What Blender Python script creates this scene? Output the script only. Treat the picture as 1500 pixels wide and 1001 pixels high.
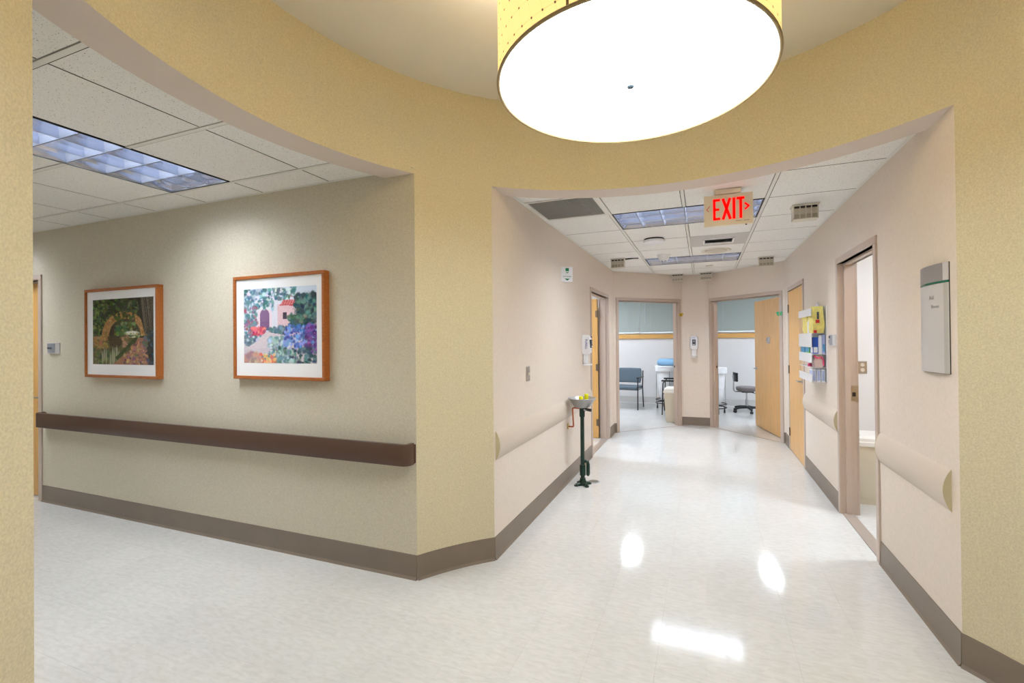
import bpy, bmesh, math, random
import numpy as np
from mathutils import Matrix, Vector
random.seed(7); rng = np.random.default_rng(7)
for o in list(bpy.data.objects): bpy.data.objects.remove(o)
scene = bpy.context.scene
COL = scene.collection

# ---------------------------------------------------------------- camera
CAM_H = 1.4955; FPX = 677.45
YAW, PITCH, ROLL = 0.36994, 0.00622, -0.0095
fw = Vector((-math.sin(YAW)*math.cos(PITCH), math.cos(YAW)*math.cos(PITCH), math.sin(PITCH)))
rt = Vector((math.cos(YAW), math.sin(YAW), 0)); up = rt.cross(fw)
rt2 = math.cos(ROLL)*rt + math.sin(ROLL)*up; up2 = -math.sin(ROLL)*rt + math.cos(ROLL)*up
cd = bpy.data.cameras.new('camera'); cam = bpy.data.objects.new('camera', cd); COL.objects.link(cam)
cam.matrix_world = Matrix(((rt2.x, up2.x, -fw.x, 0), (rt2.y, up2.y, -fw.y, 0), (rt2.z, up2.z, -fw.z, CAM_H), (0, 0, 0, 1)))
cd.sensor_width = 36; cd.lens = FPX/1500*36; cd.shift_x = -17.65/1500; cd.shift_y = -6.37/1500
cd.clip_start = .02; cd.clip_end = 100
scene.camera = cam
# ---------------------------------------------------------------- world, exposure
w = bpy.data.worlds.new('world'); scene.world = w; w.use_nodes = True
w.node_tree.nodes['Background'].inputs[0].default_value = (.75, .85, 1, 1)
w.node_tree.nodes['Background'].inputs[1].default_value = 1.0
vs = scene.view_settings; vs.view_transform = 'Standard'; vs.look = 'None'; vs.gamma = 1; vs.use_curve_mapping = False
vs.exposure = 0.93
L_TROFFER = 16.0      # fluorescent troffers in the corridors
L_ROOM = 25.0          # lens troffers and unseen added fill in the exam rooms
L_PENDANT = 8.0      # drum pendant diffuser
L_BACK = 2.8         # unseen fill panels added in the corridor behind the camera

# ---------------------------------------------------------------- dimensions (metres)
XL, XR, YW, YS, H, HS, HU = -1.341, 1.075, 2.461, .68, 2.584, 2.55, 3.15
CX, CY, R, RO = -.232, 1.579, 1.70, 1.89
T = .12
arc_y = lambda x, s=1, r=R: CY + s*math.sqrt(r*r-(x-CX)**2)
arc_x = lambda y, s=-1, r=R: CX + s*math.sqrt(r*r-(y-CY)**2)
YB = 8.41; XB1, XB2 = -.335, .09       # flat wall at the corridor's end
YLB = YB-(XB1-XL); YRB = YB-(XR-XB2)   # where the 45 degree walls start

# ---------------------------------------------------------------- materials
def lin(c):
    return tuple(((v/255)/12.92 if v/255 <= .04045 else (((v/255)+.055)/1.055)**2.4) for v in c) + (1,)
MATS = {}
def mat(name, col, rough=.5, metal=0, spec=.5, var=None, bump=None, emit=None, coat=0, trans=0, alpha=1, speck=None):
    """var=(scale, amount, stretch)  bump=(scale, strength, distance)  speck=(scale, threshold, colour)"""
    m = bpy.data.materials.new(name); m.use_nodes = True; nt = m.node_tree; N = nt.nodes; K = nt.links
    b = N['Principled BSDF']; b.inputs['Base Color'].default_value = lin(col)
    b.inputs['Roughness'].default_value = rough; b.inputs['Metallic'].default_value = metal
    b.inputs['Specular IOR Level'].default_value = spec; b.inputs['Coat Weight'].default_value = coat
    b.inputs['Coat Roughness'].default_value = .08
    b.inputs['Transmission Weight'].default_value = trans; b.inputs['Alpha'].default_value = alpha
    tc = N.new('ShaderNodeTexCoord'); src = None
    if var:
        mp = N.new('ShaderNodeMapping'); mp.inputs['Scale'].default_value = var[2] if len(var) > 2 else (1, 1, 1)
        K.new(tc.outputs['Object'], mp.inputs[0])
        n = N.new('ShaderNodeTexNoise'); n.inputs['Scale'].default_value = var[0]; n.inputs['Detail'].default_value = 3
        K.new(mp.outputs[0], n.inputs['Vector'])
        r = N.new('ShaderNodeValToRGB'); e = r.color_ramp.elements
        c = lin(col); a = var[1]
        e[0].position = .3; e[1].position = .7
        e[0].color = tuple(x*(1-a) for x in c[:3])+(1,); e[1].color = tuple(min(1, x*(1+a)) for x in c[:3])+(1,)
        K.new(n.outputs['Fac'], r.inputs[0]); src = r.outputs[0]
    if speck:
        n2 = N.new('ShaderNodeTexNoise'); n2.inputs['Scale'].default_value = speck[0]; n2.inputs['Detail'].default_value = 2
        K.new(tc.outputs['Object'], n2.inputs['Vector'])
        r2 = N.new('ShaderNodeValToRGB'); r2.color_ramp.elements[0].position = speck[1]; r2.color_ramp.elements[1].position = speck[1]+.04
        K.new(n2.outputs['Fac'], r2.inputs[0])
        mx = N.new('ShaderNodeMix'); mx.data_type = 'RGBA'
        K.new(r2.outputs[0], mx.inputs['Factor'])
        if src: K.new(src, mx.inputs['A'])
        else: mx.inputs['A'].default_value = lin(col)
        mx.inputs['B'].default_value = lin(speck[2]); src = mx.outputs['Result']
    if src: K.new(src, b.inputs['Base Color'])
    if bump:
        n3 = N.new('ShaderNodeTexNoise'); n3.inputs['Scale'].default_value = bump[0]; n3.inputs['Detail'].default_value = 3
        K.new(tc.outputs['Object'], n3.inputs['Vector'])
        bp = N.new('ShaderNodeBump'); bp.inputs['Strength'].default_value = bump[1]; bp.inputs['Distance'].default_value = bump[2]
        K.new(n3.outputs['Fac'], bp.inputs['Height']); K.new(bp.outputs[0], b.inputs['Normal'])
    if emit:
        b.inputs['Emission Color'].default_value = lin(emit[0]); b.inputs['Emission Strength'].default_value = emit[1]
    MATS[name] = m; return m
M_RPAPER = mat('rotunda_wallpaper', (211, 201, 171), .75, var=(140, .10), bump=(220, .2, .002), spec=.25)
M_LPAPER = mat('hall_wallpaper', (206, 198, 178), .75, var=(140, .09), bump=(220, .25, .002), spec=.25)
M_CPAPER = mat('corridor_wallpaper', (226, 214, 201), .7, var=(60, .03), bump=(200, .12, .0015), spec=.3)
M_SOFFIT = mat('soffit_paint', (222, 208, 196), .7)
M_DRUMCEIL = mat('drum_ceiling_paint', (224, 218, 204), .8)
M_ROOMWALL = mat('room_wall_paint', (226, 224, 222), .7)
M_BASE = mat('rubber_cove_base', (126, 113, 100), .4, var=(6, .04))
M_FRAME = mat('door_frame_paint', (194, 177, 164), .4)
M_WOOD = mat('maple_veneer', (222, 172, 100), .38, var=(9, .10, (6, 6, .35)), coat=.15)
M_WOODF = mat('picture_frame_wood', (168, 96, 40), .4, var=(20, .2, (1, 6, 6)))
M_SILL = mat('oak_sill', (214, 164, 92), .4, var=(9, .1, (.4, 6, 6)))
M_TEE = mat('ceiling_tee_white', (230, 228, 222), .5)
M_PLENUM = mat('plenum_dark', (60, 58, 54), .9)
M_WHITE = mat('white_plastic', (236, 236, 238), .35)
M_OFFW = mat('offwhite_plastic', (222, 216, 202), .45)
M_BEIGE = mat('beige_plastic', (214, 206, 186), .45)
M_RAIL = mat('crash_rail_vinyl', (212, 199, 184), .5, bump=(300, .1, .001))
M_RAILSHADE = mat('crash_rail_vinyl_shaded', (196, 184, 150), .55)  # same rail vinyl, with the shade on the end face put into its colour
M_BROWN = mat('brown_handrail_vinyl', (84, 60, 48), .35, bump=(300, .1, .001))
M_BLACK = mat('black_plastic', (24, 24, 26), .45)
M_BLACKM = mat('black_steel', (22, 22, 25), .35, spec=.5)
M_GAP = mat('gap_shade_black', (14, 14, 14), .6)  # black that paints in the shade of gaps and recesses
M_CHROME = mat('chrome', (200, 200, 204), .2, 1)
M_STEEL = mat('brushed_steel', (186, 186, 188), .33, 1)
M_HINGE = mat('bronze_hinge', (120, 104, 88), .4, .8)
M_LOUV = mat('louver_aluminium', (214, 220, 236), .14, 1)
M_LOUVX = mat('louver_cross_blade', (134, 140, 154), .35, .8)
M_PAN = mat('troffer_pan', (235, 235, 235), .5)
M_GREEN = mat('green_enamel', (10, 46, 36), .3)
M_YELLOW = mat('yellow_cap', (236, 232, 20), .45)
M_COPPER = mat('copper_pipe', (190, 112, 78), .35, .7)
M_BRASS = mat('brass_plate', (200, 178, 110), .4, .7)
M_BOWL = mat('stainless_bowl', (170, 168, 165), .4, .75)
M_GRILLE = mat('grille_grey', (140, 140, 134), .6)
M_GREYV = mat('grey_plate', (160, 164, 172), .4, .3)
M_SIGNG = mat('sign_grey', (150, 148, 148), .4, .2)
M_SIGNL = mat('sign_silver', (206, 204, 204), .4, .2)
M_GLASSG = mat('glass_edge_green', (40, 110, 92), .15)
M_RED = mat('exit_red', (200, 0, 0), .6, spec=.1, emit=((255, 0, 0), .75))
M_EXITP = mat('exit_panel', (240, 229, 206), .5)
M_SGREEN = mat('safety_green', (8, 132, 84), .5)
M_MAT = mat('picture_mat_board', (238, 238, 238), .8)
M_VINYL = mat('slate_vinyl', (88, 106, 118), .45)
M_STOOL = mat('grey_vinyl', (120, 112, 112), .45)
M_BAG = mat('white_hamper_bag', (236, 238, 240), .7, var=(12, .05))
M_BLUE = mat('blue_liner', (140, 188, 226), .5)
M_BLIND = mat('blind_slat', (196, 202, 196), .5)
M_GLASS = mat('window_glass', (235, 245, 245), .05, trans=1)
M_CLEAR = mat('clear_acrylic', (245, 248, 250), .08, trans=1, alpha=.25)
M_BINLID = mat('bin_lid', (236, 234, 228), .4)
M_PURPLE = mat('print_purple', (58, 44, 150), .5)
M_INK = mat('print_ink', (70, 74, 84), .6)
M_FAINT = mat('print_faint', (168, 166, 168), .6)

# speckled mineral-fibre ceiling tile
M_TILE = mat('mineral_fibre_tile', (242, 240, 236), .85, var=(40, .02), spec=.1, speck=(170, .655, (140, 134, 124)), bump=(150, .35, .002))
M_TEDGE = mat('tile_edge_shade', (120, 114, 104), .9)  # tile sides painted dark to give the joints their shade
# polished vinyl composition floor tile
def floor_mat():
    m = mat('vinyl_floor_tile', (222, 219, 212), .09, spec=.6); nt = m.node_tree; N = nt.nodes; K = nt.links; b = N['Principled BSDF']
    g = N.new('ShaderNodeNewGeometry'); tc = N.new('ShaderNodeTexCoord')
    sn = N.new('ShaderNodeVectorMath'); sn.operation = 'SNAP'; sn.inputs[1].default_value = (.3048, .3048, 10)
    K.new(g.outputs['Position'], sn.inputs[0])
    wn = N.new('ShaderNodeTexWhiteNoise'); K.new(sn.outputs[0], wn.inputs['Vector'])
    mp = N.new('ShaderNodeMapping'); mp.inputs['Scale'].default_value = (5, 16, 1); K.new(g.outputs['Position'], mp.inputs[0])
    n = N.new('ShaderNodeTexNoise'); n.inputs['Scale'].default_value = 3.5; n.inputs['Detail'].default_value = 5; n.inputs['Distortion'].default_value = .6
    K.new(mp.outputs[0], n.inputs['Vector'])
    r = N.new('ShaderNodeValToRGB'); r.color_ramp.elements[0].position = .32; r.color_ramp.elements[1].position = .62
    r.color_ramp.elements[0].color = lin((203, 203, 199)); r.color_ramp.elements[1].color = lin((213, 213, 210))
    K.new(n.outputs['Fac'], r.inputs[0])
    hsv = N.new('ShaderNodeHueSaturation'); mr = N.new('ShaderNodeMapRange'); mr.inputs['To Min'].default_value = .975; mr.inputs['To Max'].default_value = 1.02
    K.new(wn.outputs['Value'], mr.inputs['Value']); K.new(mr.outputs[0], hsv.inputs['Value']); K.new(r.outputs[0], hsv.inputs['Color'])
    K.new(hsv.outputs[0], b.inputs['Base Color'])
    n2 = N.new('ShaderNodeTexNoise'); n2.inputs['Scale'].default_value = 9; K.new(g.outputs['Position'], n2.inputs['Vector'])
    bp = N.new('ShaderNodeBump'); bp.inputs['Strength'].default_value = .02; bp.inputs['Distance'].default_value = .004
    K.new(n2.outputs['Fac'], bp.inputs['Height']); K.new(bp.outputs[0], b.inputs['Normal'])
    return m
M_FLOOR = floor_mat()
M_JOINT = mat('floor_joint', (198, 195, 188), .6)
def emit_mat(name, col, s):
    m = bpy.data.materials.new(name); m.use_nodes = True; nt = m.node_tree; nt.nodes.clear()
    e = nt.nodes.new('ShaderNodeEmission'); e.inputs[0].default_value = tuple(col)+(1,); e.inputs[1].default_value = s
    o = nt.nodes.new('ShaderNodeOutputMaterial'); nt.links.new(e.outputs[0], o.inputs[0]); return m
M_TUBE = emit_mat('fluorescent_lamp', (.93, .98, 1.05), L_TROFFER)
M_LENS = emit_mat('room_lens', (.87, .97, 1.12), L_ROOM)
M_LENSU = emit_mat('utility_lens', (.9, .98, 1.09), 24.0)
M_FILLB = emit_mat('rear_fill_lens', (.95, .98, 1.02), L_BACK)  # unseen fill lamps added behind the camera
M_DIFF = emit_mat('pendant_diffuser', (.96, .98, .98), L_PENDANT)
M_BULB = emit_mat('pendant_bulb', (1, .99, .97), 130.0)
def shade_mat():
    m = mat('pendant_shade_fabric', (238, 214, 130), .8); nt = m.node_tree; N = nt.nodes; K = nt.links; b = N['Principled BSDF']
    tc = N.new('ShaderNodeTexCoord'); sx = N.new('ShaderNodeSeparateXYZ'); K.new(tc.outputs['Object'], sx.inputs[0])
    def mth(op, a, b_=None, c=None):
        n = N.new('ShaderNodeMath'); n.operation = op
        for i, v in enumerate((a, b_, c)):
            if v is None: continue
            if isinstance(v, (int, float)): n.inputs[i].default_value = v
            else: K.new(v, n.inputs[i])
        return n.outputs[0]
    ang = mth('ARCTAN2', sx.outputs[1], sx.outputs[0])
    v = mth('DIVIDE', sx.outputs[2], .06)
    u = mth('MULTIPLY', ang, 66/(2*math.pi))
    us = mth('ADD', u, mth('MULTIPLY', v, .35))
    fu = mth('ABSOLUTE', mth('SUBTRACT', mth('FRACT', us), .5)); fv = mth('ABSOLUTE', mth('SUBTRACT', mth('FRACT', v), .5))
    hl = mth('MULTIPLY', mth('LESS_THAN', fv, .012), .35); vl = mth('MULTIPLY', mth('LESS_THAN', fu, .018), .22)
    kn = mth('MULTIPLY', mth('LESS_THAN', fu, .07), mth('LESS_THAN', fv, .055))
    f = mth('MAXIMUM', mth('MAXIMUM', hl, vl), kn)
    mx = N.new('ShaderNodeMix'); mx.data_type = 'RGBA'; K.new(f, mx.inputs['Factor'])
    mx.inputs['A'].default_value = lin((246, 214, 138)); mx.inputs['B'].default_value = lin((84, 70, 40))
    K.new(mx.outputs['Result'], b.inputs['Base Color']); K.new(mx.outputs['Result'], b.inputs['Emission Color'])
    b.inputs['Emission Strength'].default_value = .55
    return m
M_SHADE = shade_mat()
M_TRIM = mat('shade_trim', (158, 136, 96), .6)

# ---------------------------------------------------------------- mesh builders
class MB:
    def __init__(s, M=None): s.v = []; s.f = []; s.mi = []; s.M = M
    def add(s, vs, fs, mi=0):
        n = len(s.v)
        for p in vs:
            p = Vector(p); s.v.append(tuple(s.M @ p) if s.M else tuple(p))
        for f in fs: s.f.append(tuple(i+n for i in f)); s.mi.append(mi)
        return s
    def box(s, x0, x1, y0, y1, z0, z1, mi=0):
        if x0 > x1: x0, x1 = x1, x0
        if y0 > y1: y0, y1 = y1, y0
        if z0 > z1: z0, z1 = z1, z0
        vs = [(x, y, z) for z in (z0, z1) for y in (y0, y1) for x in (x0, x1)]
        return s.add(vs, [(0, 2, 3, 1), (4, 5, 7, 6), (0, 1, 5, 4), (2, 6, 7, 3), (0, 4, 6, 2), (1, 3, 7, 5)], mi)
    def rbox(s, x0, x1, y0, y1, z0, z1, r=.005, seg=2, mi=0):
        bm = bmesh.new(); bmesh.ops.create_cube(bm, size=1)
        for v in bm.verts: v.co = Vector(((x0+x1)/2+v.co.x*(x1-x0), (y0+y1)/2+v.co.y*(y1-y0), (z0+z1)/2+v.co.z*(z1-z0)))
        bmesh.ops.bevel(bm, geom=list(bm.edges), offset=r, segments=seg, affect='EDGES', profile=.5)
        return s.bm(bm, mi)
    def bm(s, bm, mi=0):
        bm.verts.ensure_lookup_table(); bm.verts.index_update()
        s.add([v.co.copy() for v in bm.verts], [[v.index for v in f.verts] for f in bm.faces], mi); bm.free(); return s
    def prism(s, poly, z0, z1, mi=0, mtop=None, mbot=None):
        a = sum(poly[i][0]*poly[(i+1) % len(poly)][1]-poly[(i+1) % len(poly)][0]*poly[i][1] for i in range(len(poly)))
        if a < 0: poly = poly[::-1]
        n = len(poly); vs = [(x, y, z0) for x, y in poly]+[(x, y, z1) for x, y in poly]
        s.add(vs, [tuple(range(n))[::-1]], mi if mbot is None else mbot)
        k = len(s.v)-2*n
        s.f.append(tuple(range(k+n, k+2*n))); s.mi.append(mi if mtop is None else mtop)
        for i in range(n):
            j = (i+1) % n; s.f.append((k+i, k+j, k+n+j, k+n+i)); s.mi.append(mi)
        return s
    def tube(s, pts, r, n=10, mi=0, caps=True):
        pts = [Vector(p) for p in pts]; rs = r if isinstance(r, (list, tuple)) else [r]*len(pts); vs = []; fs = []; prev = None
        for i, p in enumerate(pts):
            t = (pts[min(i+1, len(pts)-1)]-pts[max(i-1, 0)]).normalized()
            if prev is None: a = t.orthogonal().normalized()
            else:
                a = prev-t*prev.dot(t); a = a.normalized() if a.length > 1e-6 else t.orthogonal().normalized()
            prev = a; b = t.cross(a)
            for k in range(n):
                q = 2*math.pi*k/n; vs.append(p+(a*math.cos(q)+b*math.sin(q))*rs[i])
        for i in range(len(pts)-1):
            for k in range(n):
                k2 = (k+1) % n; fs.append((i*n+k, i*n+k2, (i+1)*n+k2, (i+1)*n+k))
        if caps: fs.append(tuple(range(n))[::-1]); fs.append(tuple(range((len(pts)-1)*n, len(pts)*n)))
        return s.add(vs, fs, mi)
    def lathe(s, prof, n=24, c=(0, 0), mi=0, cap=True):
        vs = []; fs = []
        for r, z in prof:
            for k in range(n):
                q = 2*math.pi*k/n; vs.append((c[0]+r*math.cos(q), c[1]+r*math.sin(q), z))
        for i in range(len(prof)-1):
            for k in range(n):
                k2 = (k+1) % n; fs.append((i*n+k, i*n+k2, (i+1)*n+k2, (i+1)*n+k))
        if cap: fs.append(tuple(range(n))[::-1]); fs.append(tuple(range((len(prof)-1)*n, len(prof)*n)))
        return s.add(vs, fs, mi)
    def build(s, name, m, parent=None, smooth=False, loc=None, rot=None, angle=40):
        me = bpy.data.meshes.new(name); me.from_pydata([tuple(v) for v in s.v], [], s.f); me.validate()
        for x in (m if isinstance(m, (list, tuple)) else [m]): me.materials.append(x)
        if any(s.mi) and len(me.polygons) == len(s.mi): me.polygons.foreach_set('material_index', s.mi)
        bm = bmesh.new(); bm.from_mesh(me); bmesh.ops.recalc_face_normals(bm, faces=bm.faces); bm.to_mesh(me); bm.free()
        if smooth:
            me.polygons.foreach_set('use_smooth', [True]*len(me.polygons)); me.set_sharp_from_angle(angle=math.radians(angle))
        me.update()
        o = bpy.data.objects.new(name, me); COL.objects.link(o)
        if parent: o.parent = parent
        if loc: o.location = loc
        if rot: o.rotation_euler = rot
        return o
def tag(o, label=None, cat=None, group=None, kind=None):
    if label: o['label'] = label
    if cat: o['category'] = cat
    if group: o['group'] = group
    if kind: o['kind'] = kind
    return o
def struct(o, label=None): return tag(o, label, None, None, 'structure')
def thing(name, label, cat, loc=(0, 0, 0), rz=0, group=None, kind=None):
    o = bpy.data.objects.new(name, None); COL.objects.link(o); o.location = loc; o.rotation_euler = (0, 0, rz)
    o.empty_display_size = .05
    return tag(o, label, cat, group, kind)
def copy_tree(o, parent=None):
    c = o.copy(); COL.objects.link(c); c.parent = parent
    for ch in list(o.children): copy_tree(ch, c)
    return c
def text(name, s, size, m, parent, loc, rot, ext=.0006, align='CENTER', sx=1):
    cu = bpy.data.curves.new(name, 'FONT'); cu.body = s; cu.size = size; cu.extrude = ext; cu.align_x = align; cu.align_y = 'CENTER'; cu.resolution_u = 3
    t = bpy.data.objects.new(name+'_tmp', cu); COL.objects.link(t)
    me = bpy.data.meshes.new_from_object(t.evaluated_get(bpy.context.evaluated_depsgraph_get())); bpy.data.objects.remove(t); bpy.data.curves.remove(cu)
    me.name = name; me.materials.clear(); me.materials.append(m)
    for v in me.vertices: v.co.x *= sx
    o = bpy.data.objects.new(name, me); COL.objects.link(o); o.parent = parent; o.location = loc; o.rotation_euler = rot
    return o
def frame2(p0, p1, flip=False):
    """Matrix of a wall: local x runs p0->p1, local y points INTO the wall, z up."""
    u = Vector((p1[0]-p0[0], p1[1]-p0[1], 0)); ln = u.length; u.normalize(); n = Vector((-u.y, u.x, 0))
    if flip: n = -n
    return Matrix(((u.x, n.x, 0, p0[0]), (u.y, n.y, 0, p0[1]), (0, 0, 1, 0), (0, 0, 0, 1))), ln
def wall_mesh(M, ln, opens=(), z1=H+.14, t=T, s0=0):
    b = MB(M); s = s0
    for a, c, zt in sorted(opens):
        b.box(s, a, 0, t, 0, z1); b.box(a, c, 0, t, zt, z1); s = c
    b.box(s, ln, 0, t, 0, z1); return b
def clip(poly, a, b, c):
    """keep a*x+b*y<=c"""
    out = []
    for i in range(len(poly)):
        p, q = poly[i], poly[(i+1) % len(poly)]; dp = a*p[0]+b*p[1]-c; dq = a*q[0]+b*q[1]-c
        if dp <= 0: out.append(p)
        if (dp < 0 < dq) or (dq < 0 < dp):
            t = dp/(dp-dq); out.append((p[0]+t*(q[0]-p[0]), p[1]+t*(q[1]-p[1])))
    return out
def project(p):
    q = Vector(p)-Vector((0, 0, CAM_H)); z = q.dot(fw)
    return (767.65+FPX*q.dot(rt2)/z, 494.1-FPX*q.dot(up2)/z) if z > .05 else None

# ================================================================ STRUCTURE
# ---- floor: slab, tiles
fl = MB().box(-9.2, 4.6, -4.2, 11.4, -.15, -.0042).build('floor', M_JOINT); struct(fl, 'polished cream vinyl tile floor')
TS = .3048; tiles = []
def in_plan(x, y):
    if XL-.15 < x < XR+.15 and -.6 < y < 8.5: return True
    if -9 < x < XL and YS-.15 < y < YW+.15: return True
    if 1 < x < 4.4 and 2.7 < y < 5.5: return True
    if -3.6 < x < 4.0 and 7.2 < y < 11.2: return True
    if -4 < x < XL and 5 < y < 7.3: return True
    return math.hypot(x-CX, y-CY) < 1.85
ox, oy = .085, 2.16
for i in range(-32, 16):
    for j in range(-10, 32):
        x, y = ox+(i+.5)*TS, oy+(j+.5)*TS
        if in_plan(x, y):
            cs = [project((x+a*TS/2, y+b*TS/2, 0)) for a, b in ((-1, -1), (1, -1), (1, 1), (-1, 1))]
            area = 0
            if all(cs) and any(-20 < c[0] < 1520 and c[1] < 1040 for c in cs):
                area = abs(sum(cs[k][0]*cs[(k+1) % 4][1]-cs[(k+1) % 4][0]*cs[k][1] for k in range(4)))/2
                if math.hypot(x-CX, y-CY) > 1.75 and not (XL < x < XR or (x < XL and YS < y < YW)): area *= .05
                if x < XL and -x*.52/1.38 > y: area *= .02
            tiles.append((area, x, y))
tiles.sort(reverse=True)
tm = MB().box(-TS/2+.0002, TS/2-.0002, -TS/2+.0002, TS/2-.0002, -.0042, 0).build('floor_tile', M_FLOOR, fl)
for k, (a, x, y) in enumerate(tiles[:300]):
    o = tm if k == 0 else tm.copy()
    if k: COL.objects.link(o)
    o.location = (x, y, 0)
b = MB()
for a, x, y in tiles[300:]:
    h = TS/2-.0002; b.add([(x-h, y-h, 0), (x+h, y-h, 0), (x+h, y+h, 0), (x-h, y+h, 0)], [(0, 1, 2, 3)])
tag(b.build('floor_tile_field', M_FLOOR, fl), kind='stuff')

# ---- rotunda: drum ring, curved piers
def arc(a0, a1, r, n): return [(CX+r*math.cos(a0+(a1-a0)*i/n), CY+r*math.sin(a0+(a1-a0)*i/n)) for i in range(n+1)]
ang = lambda x, y: math.atan2(y-CY, x-CX)
b = MB(); n = 144
for i in range(n):
    a0, a1 = 2*math.pi*i/n, 2*math.pi*(i+1)/n
    c = [(CX+r*math.cos(a), CY+r*math.sin(a)) for r in (R, RO) for a in (a0, a1)]
    (p, q), (s, t) = c[:2], c[2:]
    b.add([(*p, HS), (*q, HS), (*q, HU), (*p, HU)], [(0, 1, 2, 3)], 0)
    b.add([(*s, HS), (*t, HS), (*t, HU), (*s, HU)], [(0, 1, 2, 3)], 1)
    b.add([(*p, HS), (*q, HS), (*t, HS), (*s, HS)], [(0, 1, 2, 3)], 1)
def pier(b, pts, back):
    poly = pts+back; k = len(pts); nn = len(poly)
    for i in range(nn):
        p, q = poly[i], poly[(i+1) % nn]
        b.add([(*p, 0), (*q, 0), (*q, HS), (*p, HS)], [(0, 1, 2, 3)], 0 if i < k-1 else 1)
xa, ya = arc_x(YW), arc_y(XL); yb = arc_y(XR); yc = arc_y(XR, -1); yd = arc_y(XL, -1); xd = arc_x(YS)
NW = arc(ang(xa, YW)+2*math.pi if ang(xa, YW) < 0 else ang(xa, YW), ang(XL, ya), R, 12)
pier(b, NW, [(XL-T, ya), (xa, YW+T)])
EA = arc(ang(XR, yb), ang(XR, yc), R, 48)
pier(b, EA, arc(ang(XR, yc), ang(XR, yb), RO, 48))
SW = arc(ang(XL, yd), ang(xd, YS), R, 12)
pier(b, SW, [(xd, YS-T), (XL-T, yd)])
me_o = b.build('wall_rotunda', [M_RPAPER, M_SOFFIT], smooth=True, angle=25)
bm = bmesh.new(); bm.from_mesh(me_o.data); bmesh.ops.remove_doubles(bm, verts=bm.verts, dist=.0004); bm.to_mesh(me_o.data); bm.free()
me_o.data.polygons.foreach_set('use_smooth', [True]*len(me_o.data.polygons)); me_o.data.set_sharp_from_angle(angle=math.radians(25))
struct(me_o, 'tan textured wallpaper on the curved rotunda drum and piers')
struct(MB().prism(arc(0, 2*math.pi, RO, 96)[:-1], HU, HU+.1).build('ceiling_drum', M_DRUMCEIL), 'smooth painted ceiling of the round drum')

# ---- corridor walls
OPL = (5.79, 7.0); OPR1 = (6.075, 7.105); OPR2 = (3.685, 4.675); FT = 2.167
def opn(rng_, base): return (rng_[0]-base+.045, rng_[1]-base-.045, FT-.05)
M1, l1 = frame2((XL, ya), (XL, YLB)); struct(wall_mesh(M1, l1, [opn(OPL, ya)]).build('wall_corridor_left', M_CPAPER), 'pinkish cream corridor wall with eyewash and crash rail')
M2, l2 = frame2((XR, yb), (XR, YRB), True); struct(wall_mesh(M2, l2, [opn(OPR1, yb), opn(OPR2, yb)]).build('wall_corridor_right', M_CPAPER), 'pinkish cream corridor wall with supply holder')
M3, l3 = frame2((XL, YLB), (XB1, YB)); D3 = (.05, 1.385)
M4, l4 = frame2((XB2, YB), (XR, YRB)); D4 = (.01, 1.362)
struct(wall_mesh(M3, l3, [(D3[0]+.045, D3[1]-.045, FT-.05)]).build('wall_diagonal_left', M_CPAPER), 'angled cream wall around the doorway to the room with blue chair')
struct(wall_mesh(M4, l4, [(D4[0]+.045, D4[1]-.045, FT-.05)]).build('wall_diagonal_right', M_CPAPER), 'angled cream wall around the half open maple door')
struct(MB().box(XB1-.05, XB2+.05, YB, YB+T, 0, H+.14).build('wall_corridor_end', M_CPAPER), 'narrow cream wall between the two angled doorways')
# left hall
ODW = (-6.9, -5.9)
M5, l5 = frame2((-9, YW), (xa, YW)); struct(wall_mesh(M5, l5, [(ODW[0]+9+.045, ODW[1]+9-.045, FT-.05)]).build('wall_hall_north', M_LPAPER), 'beige textured wall with two framed paintings')
struct(MB().box(-9, xd, YS-T, YS, 0, H+.14).build('wall_hall_south', M_LPAPER), 'beige textured wall facing the paintings')
struct(MB().box(-9.12, -9, YS-T, YW+T, 0, H+.14).build('wall_hall_end', M_LPAPER), 'beige wall closing the picture hall')
# hall behind the camera
struct(MB().box(XL-T, XL, -4, yd, 0, H+.1).build('wall_rear_left', M_CPAPER), 'cream wall of the rear hall, picture hall side')
struct(MB().box(XR, XR+T, -4, yc, 0, H+.1).build('wall_rear_right', M_CPAPER), 'cream wall of the rear hall, far side')
struct(MB().box(XL-T, XR+T, -4.12, -4, 0, H+.1).build('wall_rear_end', M_CPAPER), 'cream wall closing the rear hall')
pl = [(XL-T, -4), (XR+T, -4)]
pp = [(XL-T, -4.1), (XR+T, -4.1), (XR+T, arc_y(XR, -1, 1.8))]+[(x, arc_y(x, -1, 1.8)) for x in np.linspace(XR, XL, 24)]+[(XL-T, arc_y(XL, -1, 1.8))]
struct(MB().prism(pp, H, H+.1).build('ceiling_rear', M_DRUMCEIL), 'plain white ceiling of the rear hall')

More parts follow.
